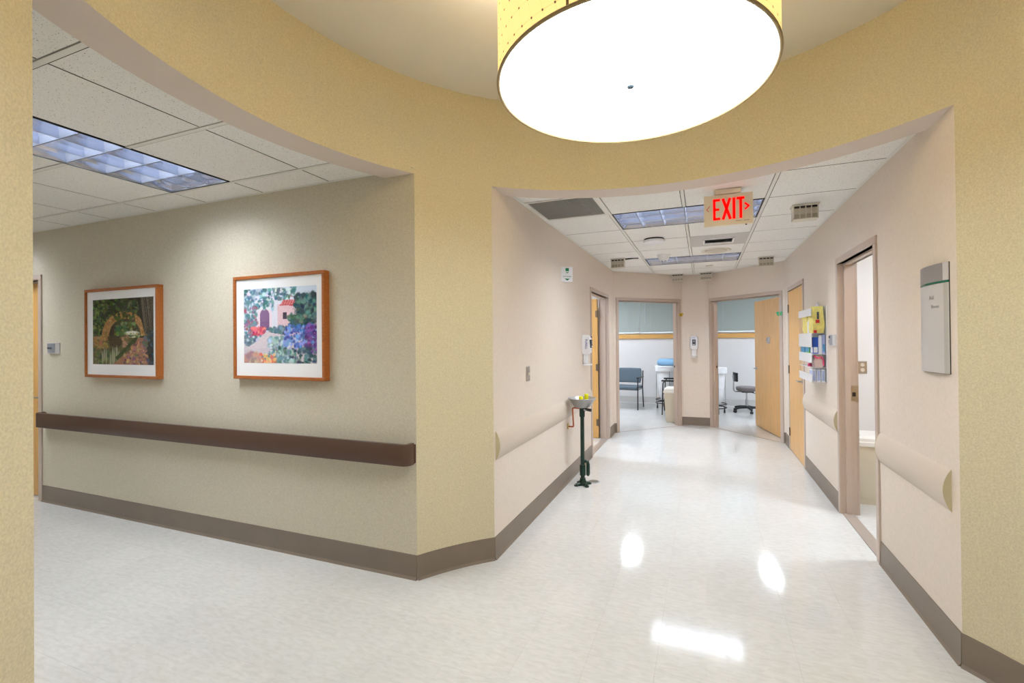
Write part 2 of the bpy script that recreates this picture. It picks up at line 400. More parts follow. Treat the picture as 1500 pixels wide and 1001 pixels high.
# rooms behind the doorways
def room(name, boxes, label): 
    bb = MB()
    for q in boxes: bb.box(*q)
    return struct(bb.build(name, M_ROOMWALL), label)
YE = 11.08
room('wall_exam_left', [(-3.6, -3.5, 7.3, YE, 0, 2.7), (-3.6, XL-T, 7.2, 7.3, 0, 2.7)], 'white side wall of the exam room with blue chair')
room('wall_exam_partition', [(-.18, -.06, YB+T, YE, 0, 2.7)], 'white partition between the two exam rooms')
room('wall_exam_right', [(3.5, 3.6, 7.4, YE, 0, 2.7), (XR+T, 3.6, 7.3, 7.4, 0, 2.7)], 'white side wall of the exam room with stool')
room('wall_closet', [(-4, -3.9, 4.9, 7.2, 0, 2.7), (-4, XL-T, 4.8, 4.9, 0, 2.7)], 'white wall of the room behind the open orange maple door')
room('wall_utility', [(XR+T, 4.3, 5.28, 5.38, 0, 2.7), (4.3, 4.4, 2.7, 5.38, 0, 2.7), (XR+T, 4.4, 2.68, 2.78, 0, 2.7)], 'white wall with outlet behind the waste bin')
struct(MB().prism([(-3.6, 7.25), (XL-T, 7.25), (XL-T, YLB), (XB1, YB+.1), (XB2, YB+.1), (XR+T, YRB), (XR+T, 7.35), (3.6, 7.35), (3.6, YE+.1), (-3.6, YE+.1)], H+.02, H+.12).build('ceiling_exam', M_DRUMCEIL), 'white ceiling over both exam rooms')
struct(MB().box(-4, XL-T, 4.8, 7.25, H, H+.1).build('ceiling_closet', M_DRUMCEIL), 'white ceiling of the room behind the open orange maple door')
struct(MB().box(XR+T, 4.4, 2.68, 5.38, H, H+.1).build('ceiling_utility', M_DRUMCEIL), 'white ceiling of the utility room')
# exterior wall with two window openings
SZ, WT = 1.60, 2.50
WIN = [(-2.35, -.45), (.15, 3.0)]
b = MB(); s = -3.6
for a, c in WIN:
    b.box(s, a, YE, YE+.2, 0, 2.7); b.box(a, c, YE, YE+.2, 0, SZ-.05); b.box(a, c, YE, YE+.2, WT, 2.7); s = c
b.box(s, 3.6, YE, YE+.2, 0, 2.7)
struct(b.build('wall_exterior', M_ROOMWALL), 'white window wall of the exam rooms')
for k, (a, c) in enumerate(WIN):
    wn = thing('window_%d' % (k+1), ['window with pale closed blinds above the blue chair', 'window with pale closed blinds above the stool'][k], None, ((a+c)/2, YE, SZ), kind='structure')
    hw = (c-a)/2
    f = MB().box(-hw, -hw+.04, .1, .16, 0, WT-SZ).box(hw-.04, hw, .1, .16, 0, WT-SZ).box(-hw, hw, .1, .16, WT-SZ-.04, WT-SZ).box(-hw, hw, .1, .16, -.05, .03).box(-.02, .02, .1, .16, 0, WT-SZ)
    f.build('window_frame', M_WHITE, wn)
    MB().box(-hw+.04, -.02, .125, .131, .03, WT-SZ-.04).build('pane', M_GLASS, wn); MB().box(.02, hw-.04, .125, .131, .03, WT-SZ-.04).build('pane', M_GLASS, wn)
    MB().rbox(-hw-.04, hw+.04, -.05, .1, -.1, 0, .006).build('window_sill', M_SILL, wn)
    nb = 2 if k == 0 else 2
    for q in range(nb):
        x0, x1 = a+(c-a)*q/nb+.01, a+(c-a)*(q+1)/nb-.01
        bl = thing('window_blind', ['pale grey closed blind beside the bright window jamb, above the blue chair', 'pale grey closed blind above the hamper with blue bag', 'pale grey closed blind above the stool', 'pale grey closed blind hidden behind the half open door'][k*2+q], 'blind', ((x0+x1)/2, YE+.05, SZ), group='window blinds in the exam rooms')
        hb = (x1-x0)/2
        MB().box(-hb, hb, -.02, .025, WT-SZ-.045, WT-SZ).build('head_rail', M_BLIND, bl)
        sl = MB(); z = .05
        while z < WT-SZ-.05:
            sl.add([(-hb, -.009, z), (hb, -.009, z), (hb, .009, z+.017), (-hb, .009, z+.017), (-hb, -.008, z-.001), (hb, -.008, z-.001), (hb, .010, z+.016), (-hb, .010, z+.016)],
                   [(0, 1, 2, 3), (4, 7, 6, 5), (0, 4, 5, 1), (2, 6, 7, 3)]); z += .0165
        tag(sl.build('slats', M_BLIND, bl), kind='stuff')
        MB().rbox(-hb, hb, -.014, .014, .02, .042, .004).build('bottom_rail', M_WHITE, bl)
        for cx_ in (-hb+.25, hb-.25): MB().tube([(cx_, -.016, .03), (cx_, -.016, WT-SZ-.04)], .0015, 6).build('ladder_cord', M_WHITE, bl)
        MB().tube([(-hb+.12, -.03, .25), (-hb+.12, -.03, WT-SZ-.03)], .004, 8).build('tilt_wand', M_WHITE, bl)

# ---- base boards
def base_strip(name, M, segs, label, m=M_BASE):
    b = MB(M)
    for s0, s1 in segs:
        pr = [(0, 0), (-.016, 0), (-.012, .006), (-.006, .016), (-.005, .148), (-.003, .153), (0, .153)]
        vs = [(s, y, z) for s in (s0, s1) for y, z in pr]; n = len(pr)
        b.add(vs, [tuple(range(n)), tuple(range(n, 2*n))[::-1]]+[(i, (i+1) % n, n+(i+1) % n, n+i) for i in range(n)])
    return struct(b.build(name, m), label)
base_strip('baseboard_corridor_left', M1, [(0, OPL[0]-ya), (OPL[1]-ya, l1)], 'taupe cove base under the corridor crash rail and eyewash')
base_strip('baseboard_corridor_right', M2, [(0, OPR2[0]-yb), (OPR2[1]-yb, OPR1[0]-yb), (OPR1[1]-yb, l2)], 'taupe cove base along the supply holder wall')
base_strip('baseboard_diagonal_left', M3, [(0, D3[0]), (D3[1], l3)], 'taupe cove base beside the doorway with blue chair')
base_strip('baseboard_diagonal_right', M4, [(0, D4[0]), (D4[1], l4)], 'taupe cove base beside the half open maple door')
M6, l6 = frame2((XB1, YB), (XB2, YB)); base_strip('baseboard_corridor_end', M6, [(0, l6)], 'taupe cove base under the sanitizer between the doorways')
base_strip('baseboard_hall_north', M5, [(0, ODW[0]+9), (ODW[1]+9, l5)], 'taupe cove base below the brown handrail')
M7, l7 = frame2((-9, YS), (xd, YS), True); base_strip('baseboard_hall_south', M7, [(0, l7)], 'taupe cove base along the wall facing the paintings')
Mx, lx = frame2((-3.5, YE), (3.5, YE)); base_strip('baseboard_exterior', Mx, [(0, 3.5-.18), (3.5-.06, lx)], 'pale base along the window wall', mat('pale_base', (206, 204, 200), .5))
b = MB()
for pts in (NW, EA, SW):
    pr = [(0, 0), (.016, 0), (.012, .006), (.006, .016), (.005, .148), (.003, .153), (0, .153)]
    for i in range(len(pts)-1):
        vs = []
        for p in (pts[i], pts[i+1]):
            d = Vector((CX-p[0], CY-p[1])).normalized()
            vs += [(p[0]+d.x*o_, p[1]+d.y*o_, z) for o_, z in pr]
        b.add(vs, [(k, k+1, 8+k, 7+k) for k in range(6)])
struct(b.build('baseboard_rotunda', M_BASE, smooth=True, angle=30), 'taupe cove base curving around the rotunda piers')

# ---- suspended ceilings
def ceiling(name, label, xs, ys, lines_along_y, region_fn, skip, slab, tees, angles):
    c = struct(MB().prism(slab, H+.16, H+.2).build(name, M_PLENUM), label)
    g = .0045; shared = {}
    for i in range(len(xs)-1):
        for j in range(len(ys)-1):
            if (i, j) in skip: continue
            gx, gy = (.017, g) if lines_along_y else (g, .017)
            rect = (xs[i]+gx, xs[i+1]-gx, ys[j]+gy, ys[j+1]-gy)
            poly, full = region_fn(rect)
            if not poly or len(poly) < 3: continue
            cx_, cy_ = (rect[0]+rect[1])/2, (rect[2]+rect[3])/2
            key = (round(rect[1]-rect[0], 3), round(rect[3]-rect[2], 3))
            if full and key in shared:
                o = shared[key].copy(); COL.objects.link(o)
            else:
                o = MB().prism([(x-cx_, y-cy_) for x, y in poly], .0015, .016, 1, 0, 0).build('ceiling_tile', [M_TILE, M_TEDGE], c)
                if full: shared[key] = o
            o.location = (cx_, cy_, H)
    for t in tees: MB().box(*t, H-.001, H+.03).build('ceiling_tee', M_TEE, c)
    for M, s0, s1 in angles:
        MB(M).box(s0, s1, -.022, 0, H-.0015, H).box(s0, s1, -.002, 0, H, H+.02).build('wall_angle', M_TEE, c)
    return c
xs = [XL, -.747, -.137, .473, XR]; ys = [2.82+.61*k for k in range(11)]
def reg_c(r):
    x0, x1, y0, y1 = r; low = [(x, max(y0, arc_y(x, 1, 1.8))) for x in np.linspace(x0, x1, 9)]
    full = all(abs(q[1]-y0) < 1e-6 for q in low)
    poly = ([(x0, y0), (x1, y0)] if full else low)+[(x1, y1), (x0, y1)]
    if not full: poly = clip(poly, 0, -1, -min(q[1] for q in low)) if all(q[1] < y1 for q in low) else None
    if poly is None:
        poly = [q for q in low if q[1] < y1]
        if len(poly) < 2: return None, False
        poly = poly+[(poly[-1][0], y1), (poly[0][0], y1)]
    n0 = len(poly)
    p2 = clip(clip(clip(poly, -1, 1, YB-XB1-.004), 1, 1, YB+XB2-.004), 0, 1, YB-.004)
    if full and not (len(p2) == 4 and all(min(abs(a[0]-b_[0])+abs(a[1]-b_[1]) for b_ in poly) < 1e-6 for a in p2)): full = False
    return p2, full
slab = [(XL-T, 2.9), (XL-T, YLB), (XB1, YB+T), (XB2, YB+T), (XR+T, YRB), (XR+T, 2.75)]
slab = [(x, arc_y(x, 1, 1.8)) for x in np.linspace(XL-.1, XR+.1, 24)]+[(XR+T, YRB+.1), (XB2, YB+T), (XB1, YB+T), (XL-T, YLB+.1)]
tees = []
for x in xs[1:-1]:
    y0 = arc_y(x, 1, 1.8); y1 = min(YB, YB-XB1+x if x < XB1 else 99, YB+XB2-x if x > XB2 else 99)-.003
    if x == -.137:      # the middle tee stops at the fixtures
        tees += [(x-.012, x+.012, y0, 4.04), (x-.012, x+.012, 4.65, 6.48), (x-.012, x+.012, 7.09, y1)]
    else: tees.append((x-.012, x+.012, y0, y1))
ceiling('ceiling_corridor', 'white speckled tile ceiling of the exit corridor', xs, ys, True, reg_c, {(1, 2), (2, 2), (1, 6), (2, 6), (0, 1), (2, 4)}, slab, tees,
        [(M1, .02, l1), (M2, .02, l2), (M3, 0, l3), (M4, 0, l4), (M6, 0, l6)])
xs2 = [-8.946+.61*k for k in range(0, 13)]; xs2 = [-2.358-.61*k for k in range(10, -3, -1)]; ys2 = [YS, .986, 1.596, 2.206, YW]
def reg_h(r):
    x0, x1, y0, y1 = r; hi = [(min(x1, arc_x(y, -1, 1.8)), y) for y in np.linspace(y0, y1, 9)]
    if all(abs(q[0]-x1) < 1e-6 for q in hi): return [(x0, y0), (x1, y0), (x1, y1), (x0, y1)], True
    hi = [q for q in hi if q[0] > x0+.005]
    if len(hi) < 2: return None, False
    return [(x0, hi[0][1])]+hi+[(x0, hi[-1][1])], False
tees2 = [(-8.9, arc_x(y, -1, 1.8), y-.012, y+.012) for y in (.986, 2.206)]
tees2 += [(a, c, 1.584, 1.608) for a, c in ((-8.9, -6.628), (-6.018, -3.578), (-2.968, arc_x(1.596, -1, 1.8)))]
# grid columns of the two hall fixtures
lc = [i for i in range(len(xs2)-1) if abs(xs2[i]+3.578) < .01][0]; lc2 = lc-5
ceiling('ceiling_hall', 'white speckled tile ceiling of the picture hall', xs2, ys2, False, reg_h, {(lc, 1), (lc, 2), (lc2, 1), (lc2, 2)},
        [(-9, YS-T), (arc_x(YS, -1, 1.8), YS-T)]+[(arc_x(y, -1, 1.8), y) for y in np.linspace(YS, YW, 20)]+[(arc_x(YW, -1, 1.8), YW+T), (-9, YW+T)], tees2, [(M5, 0, l5), (M7, 0, l7)])

# ================================================================ DOORS
def door_frame(dr, s0, s1, depth=T, thr=True, strike=None, zt=FT):
    """parts are built in the wall's local space (dr sits at the wall matrix)"""
    fwid = .05
    b = MB(); y0, y1 = -.012, depth+.012
    for a, c in ((s0, s0+fwid), (s1-fwid, s1)):
        b.rbox(a, c, y0, y0+.014, 0, zt-fwid, .003, 1)
    b.rbox(s0, s1, y0, y0+.014, zt-fwid, zt, .003, 1)
    for a, c in ((s0, s0+fwid), (s1-fwid, s1)): b.box(a, c, y1-.014, y1, 0, zt-fwid)
    b.box(s0, s1, y1-.014, y1, zt-fwid, zt)
    b.box(s0+.03, s0+fwid, 0, depth, 0, zt-fwid).box(s1-fwid, s1-.03, 0, depth, 0, zt-fwid).box(s0+.03, s1-.03, 0, depth, zt-fwid, zt-.03)
    b.build('frame', M_FRAME, dr)
    st = MB().box(s0+fwid, s0+fwid+.016, depth*.3, depth*.62, 0, zt-fwid).box(s1-fwid-.016, s1-fwid, depth*.3, depth*.62, 0, zt-fwid).box(s0+fwid+.016, s1-fwid-.016, depth*.3, depth*.62, zt-fwid-.016, zt-fwid)
    st.build('stop', M_FRAME, dr)
    if thr: MB().box(s0+fwid, s1-fwid, .005, thr if thr is not True else depth*.75, 0, .006 if thr is True else .003).build('threshold', mat_thr, dr)
    if strike is not None:
        sgn = 1 if strike < (s0+s1)/2 else -1
        p = MB().box(strike, strike+sgn*.003, depth*.62, depth+.01, .955, 1.085).build('strike_plate', M_STEEL, dr)
        MB().box(strike, strike+sgn*.0045, depth*.72, depth*.92, .995, 1.03).build('strike_hole', M_BLACK, p)
mat_thr = mat('threshold_taupe', (160, 148, 138), .4)
def leaf(dr, hinge, rz, w, lever_side, mirror=1, h=2.105, hook=False, plaque=None):
    """door leaf: local x runs from the hinge, local y=0 face is the pull face"""
    lf = MB().rbox(0, mirror*w if mirror > 0 else 0, -.022, .022, .008, h, .002, 1) if mirror > 0 else MB().rbox(-w, 0, -.022, .022, .008, h, .002, 1)
    o = lf.build('leaf', M_WOOD, dr, loc=hinge, rot=(0, 0, rz))
    for z in (.24, 1.07, 1.88):
        hb = MB().tube([(0, lever_side*.026, z-.055), (0, lever_side*.026, z+.055)], .008, 8).box(mirror*.0, mirror*.03, lever_side*.022, lever_side*.0235, z-.05, z+.05)
        hb.build('hinge', M_HINGE, o)
    for s in (-1, 1):
        x = mirror*(w-.065)
        lv = MB().tube([(x, s*.022, .98), (x, s*.03, .98)], .026, 16).tube([(x, s*.03, .98), (x, s*.062, .98)], .009, 10)
        lv.tube([(x, s*.058, .98), (x-mirror*.03, s*.062, .98), (x-mirror*.12, s*.06, .98)], [.010, .009, .007], 10)
        lv.build('lever_handle', M_STEEL, o, smooth=True)
    return o
def doorroot(n, label, M): 
    o = thing('door_%d' % n, label, None, kind='structure'); o.matrix_world = M; return o
# 1: closed door at the far end of the picture hall
d1 = doorroot(1, 'orange maple door at the end of the brown handrail', M5); s0, s1 = ODW[0]+9, ODW[1]+9
door_frame(d1, s0, s1, thr=False)
leaf(d1, (s0+.053, .085, 0), 0, s1-s0-.106, -1)
# 2: open door on the left corridor wall (leaf swung into its room)
d2 = doorroot(2, 'open orange maple door beside the eyewash station', M1); s0, s1 = OPL[0]-ya, OPL[1]-ya
door_frame(d2, s0, s1)
lf2 = leaf(d2, (s1-.068, T+.03, 0), math.radians(90), s1-s0-.106, 1)
hk = MB().tube([(.93, .022, 1.86), (.93, .04, 1.86)], .018, 12).tube([(.93, .03, 1.86), (.90, .075, 1.89), (.87, .09, 1.93)], [.007, .006, .005], 8).tube([(.93, .03, 1.86), (.96, .07, 1.83)], .006, 8)
hk.build('coat_hook', M_STEEL, lf2, smooth=True)
# 3: doorway to the exam room with the blue chair
d3 = doorroot(3, 'open doorway to the exam room with blue chair', M3)
door_frame(d3, D3[0], D3[1], thr=.025, strike=D3[1]-.05)
leaf(d3, (D3[0]+.075, T+.035, 0), math.radians(95), D3[1]-D3[0]-.106, -1)
# 4: half-open maple door
d4 = doorroot(4, 'half open maple door with grey plaque at the stool room', M4)
door_frame(d4, D4[0], D4[1], thr=.025, strike=D4[0]+.05)
lf4 = leaf(d4, (D4[1]-.056, T+.03, 0), math.radians(-32), D4[1]-D4[0]-.106, 1, mirror=-1)
# 5: closed maple door by the supply holder
d5 = doorroot(5, 'closed pale maple door next to the supply holder', M2); s0, s1 = OPR1[0]-yb, OPR1[1]-yb
door_frame(d5, s0, s1, thr=False)
leaf(d5, (s1-.053, .014, 0), 0, s1-s0-.106, -1, mirror=-1)
# 6: open doorway to the utility room
d6 = doorroot(6, 'open doorway to the room with beige waste bin', M2); s0, s1 = OPR2[0]-yb, OPR2[1]-yb
door_frame(d6, s0, s1, strike=s1-.05)
leaf(d6, (s0+.075, T+.035, 0), math.radians(95), s1-s0-.106, -1)

# ================================================================ LIGHTS
def troffer(loc, rz, label):
    t = thing('ceiling_light', label, 'ceiling light', loc, rz, 'louvred fluorescent ceiling lights')
    hl, hw = .597, .291
    b = MB().box(-hl, hl, -hw, hw, .115, .12)
    b.box(-hl, -hl+.004, -hw, hw, .003, .115).box(hl-.004, hl, -hw, hw, .003, .115).box(-hl, hl, -hw, -hw+.004, .003, .115).box(-hl, hl, hw-.004, hw, .003, .115)
    b.build('housing', M_PAN, t)
    for sg_ in (-1, 1):     # sloping side reflectors
        MB().add([(-hl+.004, sg_*(hw-.004), .004), (hl-.004, sg_*(hw-.004), .004), (hl-.004, sg_*(hw-.012), .044), (-hl+.004, sg_*(hw-.012), .044), (hl-.004, sg_*(hw-.034), .1), (-hl+.004, sg_*(hw-.034), .1)], [(0, 1, 2, 3), (3, 2, 4, 5)]).build('side_reflector', M_LOUV, t)
        MB().add([(sg_*(hl-.004), -hw+.004, .004), (sg_*(hl-.004), hw-.004, .004), (sg_*(hl-.012), hw-.004, .044), (sg_*(hl-.012), -hw+.004, .044), (sg_*(hl-.03), hw-.004, .1), (sg_*(hl-.03), -hw+.004, .1)], [(0, 1, 2, 3), (3, 2, 4, 5)]).build('side_reflector', M_LOUV, t)
    g = MB().box(-hl-.008, -hl+.012, -hw-.006, hw+.006, -.001, .012).box(hl-.012, hl+.008, -hw-.006, hw+.006, -.001, .012)
    g.box(-hl, hl, -hw-.006, -hw+.004, -.001, .012).box(-hl, hl, hw-.004, hw+.006, -.001, .012)
    g.build('shade_frame', M_GAP, t)  # black strips paint in the shaded gap round the fixture
    for k in range(3):
        y = (k-1)*.185
        MB().box(-hl+.03, hl-.03, y-.085, y+.085, .094, .1).build('lamp', M_TUBE, t)
    hb, zt, zb = .003, .088, .004
    def blade(p0, p1, n):
        vs = []
        for p in (p0, p1):
            for w_, z in ((-.018, zt), (-.008, zt-.045), (-hb, zb), (hb, zb), (.008, zt-.045), (.018, zt)):
                vs.append((p[0]+n[0]*w_, p[1]+n[1]*w_, z))
        return MB().add(vs, [(0, 1, 7, 6), (1, 2, 8, 7), (2, 3, 9, 8), (3, 4, 10, 9), (4, 5, 11, 10), (5, 0, 6, 11), (0, 5, 4, 3, 2, 1), (6, 7, 8, 9, 10, 11)])
    for y in (-.0955, .0955): blade((-hl+.01, y), (hl-.01, y), (0, 1)).build('louver_blade', M_LOUV, t)
    for k in range(1, 6):
        x = -hl+k*2*hl/6; blade((x, -hw+.008), (x, hw-.008), (1, 0)).build('louver_blade', M_LOUVX, t)
    return t
troffer((-.137, 4.345, H), 0, 'louvred fluorescent light above and behind the exit sign')
troffer((-.137, 6.785, H), 0, 'louvred fluorescent light near the end doors of the corridor')
troffer((-3.273, 1.596, H), math.pi/2, 'louvred fluorescent light in the hall with the two paintings')
troffer((-6.323, 1.596, H), math.pi/2, 'louvred fluorescent light by the door past the brown handrail')
def lens_light(loc, rz, label, m=None, group='flat lens ceiling lights', hw=.15, hl=.6):
    t = thing('lens_light', label, 'ceiling light', loc, rz, group)
    MB().box(-hl, hl, -hw, -hw+.02, -.02, 0).box(-hl, hl, hw-.02, hw, -.02, 0).box(-hl, -hl+.02, -hw+.02, hw-.02, -.02, 0).box(hl-.02, hl, -hw+.02, hw-.02, -.02, 0).build('trim_frame', M_WHITE, t)
    MB().box(-hl+.02, hl-.02, -hw+.02, hw-.02, -.016, -.004).build('lens', m or M_LENS, t)
lens_light((-1.32, 9.02, H+.02), math.pi/2, 'small flat lens light inside the blue chair doorway', hl=.32)
lens_light((-2.4, 9.6, H+.02), math.pi/2, 'added unseen fill light deep in the blue chair exam room')  # added out of view to keep this room bright
lens_light((1.06, 9.02, H+.02), math.pi/2, 'small flat lens light inside the half open maple door', hl=.32)
lens_light((2.3, 9.6, H+.02), math.pi/2, 'added unseen fill light deep in the stool exam room')  # extra fill, out of view, added to brighten the stool room
lens_light((-2.7, 6.0, H), 0, 'flat lens light in the room behind the open orange door')
lens_light((2.3, 4.2, H), 0, 'flat lens light over the beige waste bin room', M_LENSU)
lens_light((-.13, -1.1, H), 0, 'added unseen fill light in the rear hall near the rotunda', M_FILLB, hw=.3)  # added for fill light behind the camera
lens_light((-.13, -3.0, H), 0, 'added unseen fill light in the rear hall near its end wall', M_FILLB, hw=.3)  # second fill light added out of view

# drum pendant
LZ, LR, LHT = 2.352, .447, .48
pn = thing('drum_pendant_lamp', 'large yellow fabric drum pendant lamp with glowing white diffuser', 'pendant lamp', (CX+.012, CY+.006, LZ))
b = MB(); n = 96
vs = [(r*math.cos(2*math.pi*k/n), r*math.sin(2*math.pi*k/n), z) for r, z in ((LR, .004), (LR, LHT), (LR-.004, LHT), (LR-.004, .004)) for k in range(n)]
b.add(vs, [(i*n+k, i*n+(k+1) % n, ((i+1) % 4)*n+(k+1) % n, ((i+1) % 4)*n+k) for i in range(4) for k in range(n)])
sh = b.build('shade', M_SHADE, pn, smooth=True)
a_s = math.radians(-102.5); MB().box(-.004, .004, -.001, .002, .004, LHT).build('seam', M_TRIM, sh, loc=(LR*math.cos(a_s), LR*math.sin(a_s), 0), rot=(0, 0, a_s+math.pi/2))
for z, nm in ((0, 'bottom_rim'), (LHT, 'top_rim')):
    MB().tube([((LR-.001)*math.cos(2*math.pi*k/96), (LR-.001)*math.sin(2*math.pi*k/96), z) for k in range(97)], .0055, 8, caps=False).build(nm, M_TRIM, pn, smooth=True)
MB().lathe([(LR-.006, .002), (LR-.006, .008)], 96).build('diffuser', M_DIFF, pn, smooth=True)
MB().lathe([(.009, -.008), (.0125, -.005), (.0125, .002)], 20).build('finial', mat('finial_blue_grey', (96, 116, 132), .5), pn)
MB().tube([(0, 0, .01), (0, 0, HU-LZ-.02)], .008, 10).build('stem', M_STEEL, pn)
MB().lathe([(.07, HU-LZ-.025), (.07, HU-LZ)], 32).build('canopy', M_WHITE, pn)
for k in range(3):
    q = 2*math.pi*(k+.5)/3; bb_ = MB().lathe([(.004, .17), (.03, .18), (.042, .21), (.03, .24), (.018, .26)], 16, (.2*math.cos(q), .2*math.sin(q))).build('bulb', M_BULB, pn, smooth=True)
    MB().tube([(0, 0, .27), (.2*math.cos(q), .2*math.sin(q), .27), (.2*math.cos(q), .2*math.sin(q), .255)], .016, 10).build('lamp_holder', M_WHITE, pn)
for k in range(3):
    q = 2*math.pi*k/3; MB().tube([(0, 0, LHT-.02), ((LR-.004)*math.cos(q), (LR-.004)*math.sin(q), LHT-.01)], .004, 8).build('spider_arm', M_STEEL, pn)


# ================================================================ PICTURES
def canvas(w=150, h=112): return np.ones((h, w, 3))*.5
YY, XX = None, None
def grid(img):
    h, w_ = img.shape[:2]; y, x = np.mgrid[0:h, 0:w_]; return (x+.5)/w_, 1-(y+.5)/h
def blob(img, cx, cy, rx, ry, col, soft=.25, n=0.0):
    x, y = grid(img); d = np.sqrt(((x-cx)/rx)**2+((y-cy)/ry)**2)+n*rng.standard_normal(x.shape)
    a = np.clip((1-d)/soft+.5, 0, 1)[..., None]; img[:] = img*(1-a)+np.array(col)/255*a
def dabs(img, x0, x1, y0, y1, cols, k, r=(.012, .03), fn=None):
    for _ in range(k):
        cx, cy = rng.uniform(x0, x1), rng.uniform(y0, y1)
        if fn and not fn(cx, cy): continue
        c = np.array(cols[rng.integers(len(cols))])+rng.normal(0, 9, 3); rr = rng.uniform(*r)
        blob(img, cx, cy, rr*rng.uniform(.6, 1.3), rr*rng.uniform(.6, 1.3), np.clip(c, 0, 255), .8)
def polyfill(img, pts, col, n=0.0):
    x, y = grid(img); ins = np.zeros(x.shape, bool); k = len(pts)
    for i in range(k):
        (xa_, ya_), (xb_, yb_) = pts[i], pts[(i+1) % k]
        if ya_ == yb_: continue
        c = ((ya_ > y) != (yb_ > y)) & (x < (xb_-xa_)*(y-ya_)/(yb_-ya_)+xa_); ins ^= c
    img[ins] = np.clip(np.array(col)/255+n*rng.standard_normal((ins.sum(), 1)), 0, 1)
def garden():
    im = canvas(); x, y = grid(im)
    im[:] = np.array((206, 220, 236))/255
    polyfill(im, [(0, 0), (1, 0), (1, .42), (0, .42)], (206, 196, 206), .02)
    polyfill(im, [(.05, .45), (.52, .45), (.52, .98), (.05, .98)], (226, 226, 236), .015)
    polyfill(im, [(.48, .36), (1, .36), (1, .8), (.48, .78)], (228, 196, 204), .02)
    polyfill(im, [(.5, .76), (.66, .9), (1, .9), (1, .74)], (196, 88, 96), .05)
    for k in range(14): polyfill(im, [(.52+.035*k, .765), (.545+.035*k, .765), (.60+.035*k, .89), (.585+.035*k, .89)], (216, 128, 130), .03)
    polyfill(im, [(.21, .44), (.40, .44), (.40, .66), (.21, .66)], (236, 216, 226)); blob(im, .305, .65, .095, .1, (236, 216, 226), .05)
    polyfill(im, [(.235, .44), (.365, .44), (.365, .64), (.235, .64)], (132, 100, 138), .03); blob(im, .30, .64, .066, .085, (138, 106, 144), .08)
    polyfill(im, [(.555, .58), (.605, .58), (.605, .67), (.555, .67)], (78, 66, 84)); polyfill(im, [(.577, .58), (.583, .58), (.583, .67), (.577, .67)], (220, 200, 206)); polyfill(im, [(.555, .622), (.605, .622), (.605, .628), (.555, .628)], (220, 200, 206))
    dabs(im, 0, .42, .72, 1, [(92, 130, 146), (126, 160, 172), (214, 226, 236), (70, 104, 112), (170, 196, 210)], 260)
    dabs(im, .4, .72, .84, 1, [(110, 144, 158), (220, 232, 240), (88, 122, 130)], 110)
    dabs(im, 0, .18, .3, .75, [(94, 128, 140), (150, 120, 148), (120, 150, 160), (160, 100, 120)], 120)
    blob(im, .87, .66, .15, .22, (62, 92, 96), .4, .08); dabs(im, .72, 1, .48, .9, [(58, 88, 90), (84, 120, 118), (46, 70, 80), (104, 140, 136)], 170)
    dabs(im, .62, .8, .46, .64, [(64, 96, 92), (96, 128, 120)], 60)
    dabs(im, .35, .62, .37, .48, [(96, 130, 136), (134, 150, 168), (80, 104, 120)], 70)
    dabs(im, .13, .3, .38, .47, [(220, 90, 112), (236, 128, 140), (190, 70, 96)], 50)
    dabs(im, .02, .28, .22, .36, [(110, 140, 150), (190, 206, 214), (90, 120, 128)], 70)
    polyfill(im, [(.0, .18), (.3, .2), (.62, .36), (.32, .42), (.2, .3)], (214, 202, 208), .02)
    dabs(im, .36, .68, .16, .34, [(206, 218, 226), (160, 186, 196), (120, 152, 156)], 120)
    dabs(im, .58, .98, .2, .5, [(84, 118, 196), (110, 146, 222), (140, 160, 226), (70, 88, 160)], 170)
    dabs(im, .86, 1, .14, .5, [(110, 80, 150), (140, 96, 170), (84, 60, 120)], 90)
    dabs(im, .5, 1, 0, .2, [(76, 104, 112), (104, 134, 140), (60, 84, 96)], 120)
    dabs(im, .36, .68, .0, .16, [(180, 204, 206), (120, 154, 158), (96, 128, 132)], 90)
    dabs(im, .18, .45, .0, .12, [(226, 120, 96), (236, 190, 130), (232, 216, 190), (120, 144, 140)], 80)
    dabs(im, 0, .2, .0, .14, [(196, 160, 150), (204, 180, 176), (170, 140, 140)], 50, (.02, .05))
    return im
